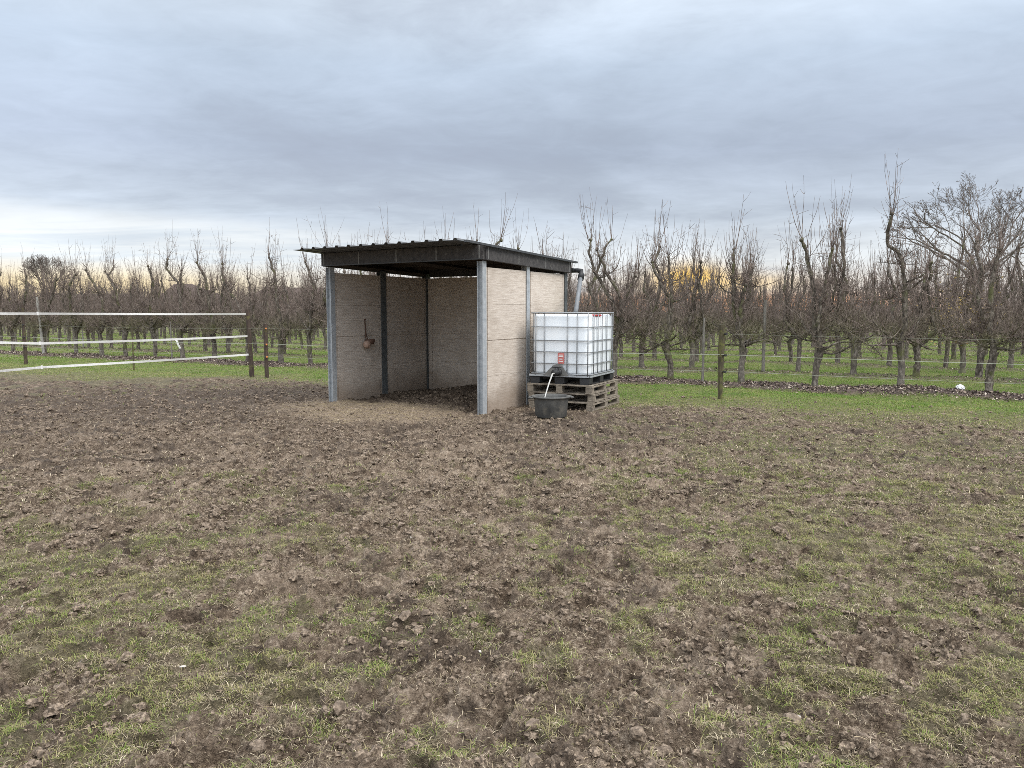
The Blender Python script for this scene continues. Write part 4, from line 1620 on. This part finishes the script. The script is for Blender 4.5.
# front row: (base px, leaders as photo points, label)
FRONT = [
    (1075, None, "front row orchard tree mostly outside the picture past the mossy last tree"),
    (989, [[(990, 330), (990, 297), (993, 274), (1000, 250)]], "mossy front row tree behind the white bag, last full tree before the picture edge"),
    (900, [[(905, 330), (905, 297), (902, 262), (896, 253), (885.5, 247), (888.5, 233), (892, 217)]], "front row tree whose thick mossy trunk bends sharply sideways near its top"),
    (814, [[(814, 330), (814, 299), (811, 274), (805, 252), (802, 241)], [(818, 320), (826, 280), (832, 250)]], "tallest front row tree with a dark knob and long forked shoots against the sky"),
    (741, [[(740, 330), (742, 299), (746, 286)], [(734, 320), (733, 284), (734, 250)]], "front row tree with a pale grey trunk base beside the mossy wire fence post"),
    (670, [[(670, 330), (669, 297), (658, 277), (652, 262)], [(672, 320), (671, 287), (669, 257)]], "front row tree with a mossy trunk and kinked limb below the yellow sunset patch"),
    (614, [[(618, 330), (612, 300), (600, 284), (590, 257), (591, 240)], [(622, 320), (620, 294), (608, 275), (598, 250)]], "front row tree rising just behind the white water tank"),
    (556, None, "front row tree standing behind the shelter's downpipe"),
    (505, None, "front row tree behind the shelter, shoots rising over the roof's highest corner"),
    (460, None, "front row tree showing only thin shoots above the middle of the shelter roof"),
    (418, None, "front row tree hidden by the shelter with few shoot tips over the ribbed roof edge"),
    (378, None, "front row tree behind the inner shelter wall where the salt lick hangs"),
    (342, None, "front row tree behind the galvanised corner post of the shelter"),
    (311, [[(313, 330), (314, 289), (310, 275), (307, 263)]], "front row tree leaning over beside the shelter's overhanging roof corner"),
    (282, [[(281, 330), (277, 289), (272, 273), (269, 258)]], "front row tree with a thick leaning trunk behind the orange insulated fence post"),
    (248, [[(246, 320), (236, 300), (228, 290), (220, 276), (219, 264)]], "slim front row tree directly behind the tape fence's wooden end post"),
    (215, [[(213, 330), (208, 295), (205, 279), (198, 265)]], "front row tree with a thick dark leaning trunk between the two far brown roofs"),
    (184, [[(183, 330), (176, 283), (166, 270), (167, 260)]], "front row tree with a zigzag top in front of the larger hipped roof"),
    (156, [[(154, 330), (150, 314), (151.6, 282), (148, 267)]], "straight dark front row tree beside the dangling white tape scrap"),
    (127, [[(124, 330), (116, 292), (106, 273)]], "front row tree with two close limbs behind the thin olive fence stake"),
    (103, [[(103, 330), (100, 301), (91, 282), (87, 270)]], "front row tree whose dark top leans before the bright low cloud"),
    (77, None, "front row tree next to the pale leaning stake on its far side"),
    (46, [[(42, 330), (52, 300), (56, 280)]], "front row tree with the pale leaning stake tied to its trunk"),
    (14, [[(20, 320), (25, 298), (24, 276)]], "front row tree beside the dark fence post where the tapes leave the picture"),
    (-22, None, "front row tree at the tape fence's cut end, only branches reaching in"),
]
row_t = []
for idx, (px, ld, lab) in enumerate(FRONT):
    g = np.random.default_rng(900 + idx)
    pyb = 384 + (px - 512) * .03
    t0, _ = at_row(px, pyb, ROW1)
    row_t.append(t0)
    lds = None
    if ld:
        lds = []
        for pl in ld:
            q_ = []
            for (a_, b_) in pl:
                tt, z_ = at_row(a_, b_, ROW1)
                q_.append((tt - t0, g.normal(0, .05), z_))
            lds.append(q_)
    o = tree_thing(g, leaders=lds, base_r=g.uniform(.075, .092), dens=1.15)
    x, y = st(ROW1, t0)
    o.location = (x, y, float(height(np.array([x]), np.array([y]))[0]) - .02)
    o.rotation_euler = (0, 0, ROT_ROW)
    tag(o, lab, "fruit tree", "bare fruit trees of the front orchard row")

# prototypes for the rows behind
protos_parts = [tree_thing(np.random.default_rng(50 + i), dens=1.05, base_r=.075 + .02 * ((i * 7) % 5) / 5) for i in range(8)]
protos_mesh = [tree_single(np.random.default_rng(80 + i), dens=.95, base_r=.075 + .02 * ((i * 3) % 5) / 5) for i in range(8)]
prng = np.random.default_rng(77)
row_names = ["second", "third", "fourth", "fifth", "sixth", "seventh"]
used_proto = set()
n_ind = 0
for k in range(1, 7):
    s = ROW1 + k * ROWGAP
    t = -1.93 * s
    while t < .155 * s:
        t += 1.33 + prng.normal(0, .10)
        ss = s + prng.normal(0, .08)
        x, y = st(ss, t)
        rz = ROT_ROW + (math.pi if prng.random() < .5 else 0) + prng.normal(0, .12)
        sc = prng.uniform(.90, 1.08)
        scale = (sc * prng.uniform(.92, 1.08), sc, sc * prng.uniform(.94, 1.09))
        z = -.02
        if k == 1:
            pi_ = int(prng.integers(8))
            if pi_ in used_proto:
                o = copy_thing(protos_parts[pi_])
            else:
                o = protos_parts[pi_]
                used_proto.add(pi_)
        else:
            me_ = protos_mesh[int(prng.integers(8))]
            o = bpy.data.objects.new("orchard_tree", me_)
            COL.objects.link(o)
        o.location = (x, y, z)
        o.rotation_euler = (0, 0, rz)
        o.scale = scale
        tag(o, f"bare fruit tree in the {row_names[k - 1]} orchard row counted from the wire fence", "fruit tree", f"bare fruit trees of the {row_names[k - 1]} orchard row")
        n_ind += 1
for i, p_ in enumerate(protos_parts):
    if i not in used_proto:
        for ch in list(p_.children):
            bpy.data.objects.remove(ch)
        bpy.data.objects.remove(p_)

# the deep rows as one mass
lows = [tree_meshes(np.random.default_rng(300 + i), dens=1.0, low=True) for i in range(7)]
BIG = (29.5, 47.0)
V, F, MI, off = [], [], [], 0
for k in range(7, 19):
    s = ROW1 + k * ROWGAP
    t = -1.95 * s
    while t < .17 * s:
        t += 1.45 + prng.normal(0, .1)
        x, y = st(s + prng.normal(0, .1), t)
        if math.hypot(x - BIG[0], y - BIG[1]) < 2.0:
            continue
        tv, tf_, cv_, cf = lows[int(prng.integers(7))]
        a_ = ROT_ROW + (math.pi if prng.random() < .5 else 0)
        sc = prng.uniform(.88, 1.08)
        vv = np.concatenate([tv, cv_]) * sc
        c_, s_ = math.cos(a_), math.sin(a_)
        V.append(np.stack([vv[:, 0] * c_ - vv[:, 1] * s_ + x, vv[:, 0] * s_ + vv[:, 1] * c_ + y, vv[:, 2] * 1.02 - .02], 1))
        for f in tf_:
            F.append(f + off); MI.append(np.zeros(len(f), int))
        for f in cf:
            F.append(f + off + len(tv)); MI.append(np.ones(len(f), int))
        off += len(vv)
stuff("deep_orchard_rows", (np.concatenate(V), F, np.concatenate(MI)), [M['bark'], M['twig']], "brown mass of bare fruit trees in the deep rows of the orchard", "orchard")

# pale stakes in the rows
for px, py0, py1, s, r_, lean, lab in (
        (702.5, 384, 318, ROW1 - .05, .028, 0, "grey weathered support stake between the mossy fence post and the kinked front tree"),
        (763, 372, 300, ROW1 + ROWGAP, .04, 0, "grey support stake in the second row behind the pale-based tree"),
        (44, 356, 297, ROW1 - .1, .045, -.105, "pale weathered stake leaning against a front row tree near the dark fence post"),
        (84, 356, 303, ROW1 + ROWGAP, .03, -.02, "thin pale stake standing among the trees before the low brown roof"),
        (172, 358, 322, ROW1 - .15, .022, 0, "short dark-footed stake under the dangling white tape scrap")):
    t0, zb0 = at_row(px, py0, s)
    _, zt0 = at_row(px, py1, s)
    x, y = st(s, t0)
    pts = [(0, 0, -.15), (lean * .5 * zt0 * TX, lean * .5 * zt0 * TY, zt0 * .5), (lean * zt0 * TX, lean * zt0 * TY, zt0)]
    o = MB().tube(pts, [r_ * 1.1, r_, r_ * .9], 8).build("support_stake", M['pale_stake'] if px < 100 else M['stake'])
    o.location = (x, y, 0)
    tag(o, lab, "stake", "support stakes in the orchard rows")


# ------------------------------------------------------------------ big trees beyond
def big_tree(g, loc, H, trunk_h, spread, label, r0=.28, levels=6, twig_r=.006, name="bare_tree"):
    root = empty(name, loc)
    tag(root, label, "tree")
    tb = MB()
    tb.tube(resample([(0, 0, -.3), (.05, 0, trunk_h * .5), (0, .05, trunk_h)], 10), np.linspace(r0 * 1.25, r0 * .85, 10), 12)
    P0 = np.array([[0, 0, trunk_h]])
    n0 = 7
    a = np.arange(n0) * 2 * np.pi / n0 + g.normal(0, .3, n0)
    tilt = g.uniform(.3, 1.15, n0)
    p = np.repeat(P0, n0, 0) - np.array([0, 0, 1]) * g.uniform(0, trunk_h * .4, n0)[:, None]
    d_ = np.stack([np.sin(tilt) * np.cos(a), np.sin(tilt) * np.sin(a), np.cos(tilt)], 1)
    L_ = np.full(n0, (H - trunk_h) * .40) * g.uniform(.85, 1.15, n0)
    rad = np.full(n0, r0 * .5)
    cr = MB()
    for lv in range(levels):
        n_ = 7 if lv < 3 else 5
        P = grow(p, d_, L_, n_, .15, .05 if lv < 2 else .015, g)
        end_r = np.maximum(rad * .66, twig_r * .8)
        v_, f_ = tubes(P, rad[:, None] * (1 - np.linspace(0, 1, n_))[None] + end_r[:, None] * np.linspace(0, 1, n_)[None], 7 if lv < 2 else (5 if lv < 3 else 3))
        (tb if lv < 2 else cr).raw(v_, [f_])
        if lv == levels - 1:
            break
        ed = norm(P[:, -1] - P[:, -2])
        np_, nd, nL, nr_ = [], [], [], []
        for q_ in range(len(P)):
            for c in range(2 + (g.random() < .5)):
                np_.append(P[q_, -1]); nd.append(ed[q_] + g.normal(0, .42, 3)); nL.append(L_[q_] * g.uniform(.66, .86)); nr_.append(end_r[q_] * g.uniform(.72, .98))
            if g.random() < .95:
                j_ = g.integers(2, n_ - 1)
                np_.append(P[q_, j_]); nd.append(ed[q_] + g.normal(0, .75, 3)); nL.append(L_[q_] * g.uniform(.5, .8)); nr_.append(end_r[q_] * g.uniform(.5, .75))
        p, d_, L_, rad = np.array(np_), np.array(nd), np.array(nL), np.maximum(np.array(nr_), twig_r)
        out_d = norm(p - np.array([0, 0, trunk_h]))
        d_ = norm(norm(d_) + .35 * out_d)
        hr = np.hypot(p[:, 0], p[:, 1]) / spread
        vr = (p[:, 2] - trunk_h * .8) / (H - trunk_h * .8)
        L_ = L_ * np.clip(2.1 - 1.6 * np.sqrt(hr ** 2 + vr ** 2), .3, 1.0)
    tb.build("trunk", M['bigbark'], root, True)
    cr.build("crown", M['bigtwig'], root, True)
    return root


big_tree(np.random.default_rng(23), (BIG[0], BIG[1], 0), 10.4, 4.2, 5.4, "large spreading bare tree towering over the orchard beyond its rows", r0=.19, levels=7, twig_r=.0085)
big_tree(np.random.default_rng(8), (at_depth(51, 300, 118)[0], 118, 0), 11.0, 4.0, 5.0, "small round bare tree far beyond the orchard against the bright sky", r0=.2, levels=6, twig_r=.016)
# small tree that still holds yellow leaves
g = np.random.default_rng(404)
yx, yy = st(ROW1 + 1.55 * ROWGAP, at_row(962, 370, ROW1 + 1.55 * ROWGAP)[0])
yt = tree_thing(g, dens=.9)
yt.location = (yx, yy, -.02)
yt.rotation_euler = (0, 0, ROT_ROW)
tag(yt, "orchard tree still holding withered yellow leaves among the bare ones", "fruit tree")
n = 420
c0 = np.stack([g.normal(0, .42, n), g.normal(0, .4, n), g.normal(1.55, .42, n)], 1)
D = g.normal(0, 1, (n, 3)); D = norm(D) * .032
E = norm(np.cross(D, g.normal(0, 1, (n, 3)))) * .019
v = np.stack([c0 - D, c0 + E, c0 + D, c0 - E], 1).reshape(-1, 3)
o4 = np.arange(n)[:, None] * 4 + np.arange(4)[None]
MB().raw(v, [o4]).build("leaves", M['yellow_leaf'], yt)

# ------------------------------------------------------------------ houses beyond the orchard
for (xl, xr, rl, rr_, pyr, pye, Y, dep, lab) in (
        (156, 213, 174, 192, 284, 299, 112, 9, "house with a larger hipped brown roof behind the bare trees"),
        (244, 352, 266, 330, 287.5, 299, 118, 9, "long brown roofed house mostly behind the shelter and trees"),
        (40, 136, 50, 126, 293.5, 300, 122, 10, "low brown roofed building between the far bare tree and the hipped roof")):
    A_, B_ = at_depth(xl, pye, Y), at_depth(xr, pye, Y)
    C_, D_ = at_depth(rl, pyr, Y + dep / 2), at_depth(rr_, pyr, Y + dep / 2)
    root = empty("house", ((A_[0] + B_[0]) / 2, Y + dep / 2, 0))
    tag(root, lab, "house", "houses beyond the orchard")
    w = B_[0] - A_[0]
    ez, rz_ = A_[2], C_[2]
    cx_ = (A_[0] + B_[0]) / 2
    MB().box((0, 0, ez / 2), (w - .7, dep - .7, ez)).build("wall", M['brick'], root)
    e = [(-w / 2, -dep / 2, ez), (w / 2, -dep / 2, ez), (w / 2, dep / 2, ez), (-w / 2, dep / 2, ez)]
    top_ = [(C_[0] - cx_, 0, rz_), (D_[0] - cx_, 0, rz_)]
    v = e + top_ + [(a_, b_, c_ - .15) for a_, b_, c_ in e]
    MB().raw(v, [np.array([[0, 1, 5, 4], [2, 3, 4, 5], [1, 0, 6, 7], [2, 1, 7, 8], [3, 2, 8, 9], [0, 3, 9, 6], [6, 9, 8, 7]]), np.array([[1, 2, 5], [3, 0, 4]])]).build("roof", M['rooftile'], root)
    for fx in (-.25, .25):
        MB().box((w * fx, -dep / 2 + .33, ez * .5), (1.4, .08, 1.2)).build("window", M['glass'], root)

# ------------------------------------------------------------------ render settings
S.render.engine = 'CYCLES'
S.cycles.use_denoising = False
S.cycles.denoiser = 'OPENIMAGEDENOISE'
S.cycles.use_adaptive_sampling = True
S.cycles.adaptive_threshold = 0.01
S.cycles.max_bounces = 8
S.cycles.diffuse_bounces = 5
S.cycles.filter_width = 0.8
S.render.film_transparent = False
S.view_settings.view_transform = 'Standard'
S.view_settings.look = 'None'
S.view_settings.exposure = 0.62
S.view_settings.gamma = 1.0
S.view_settings.use_curve_mapping = False
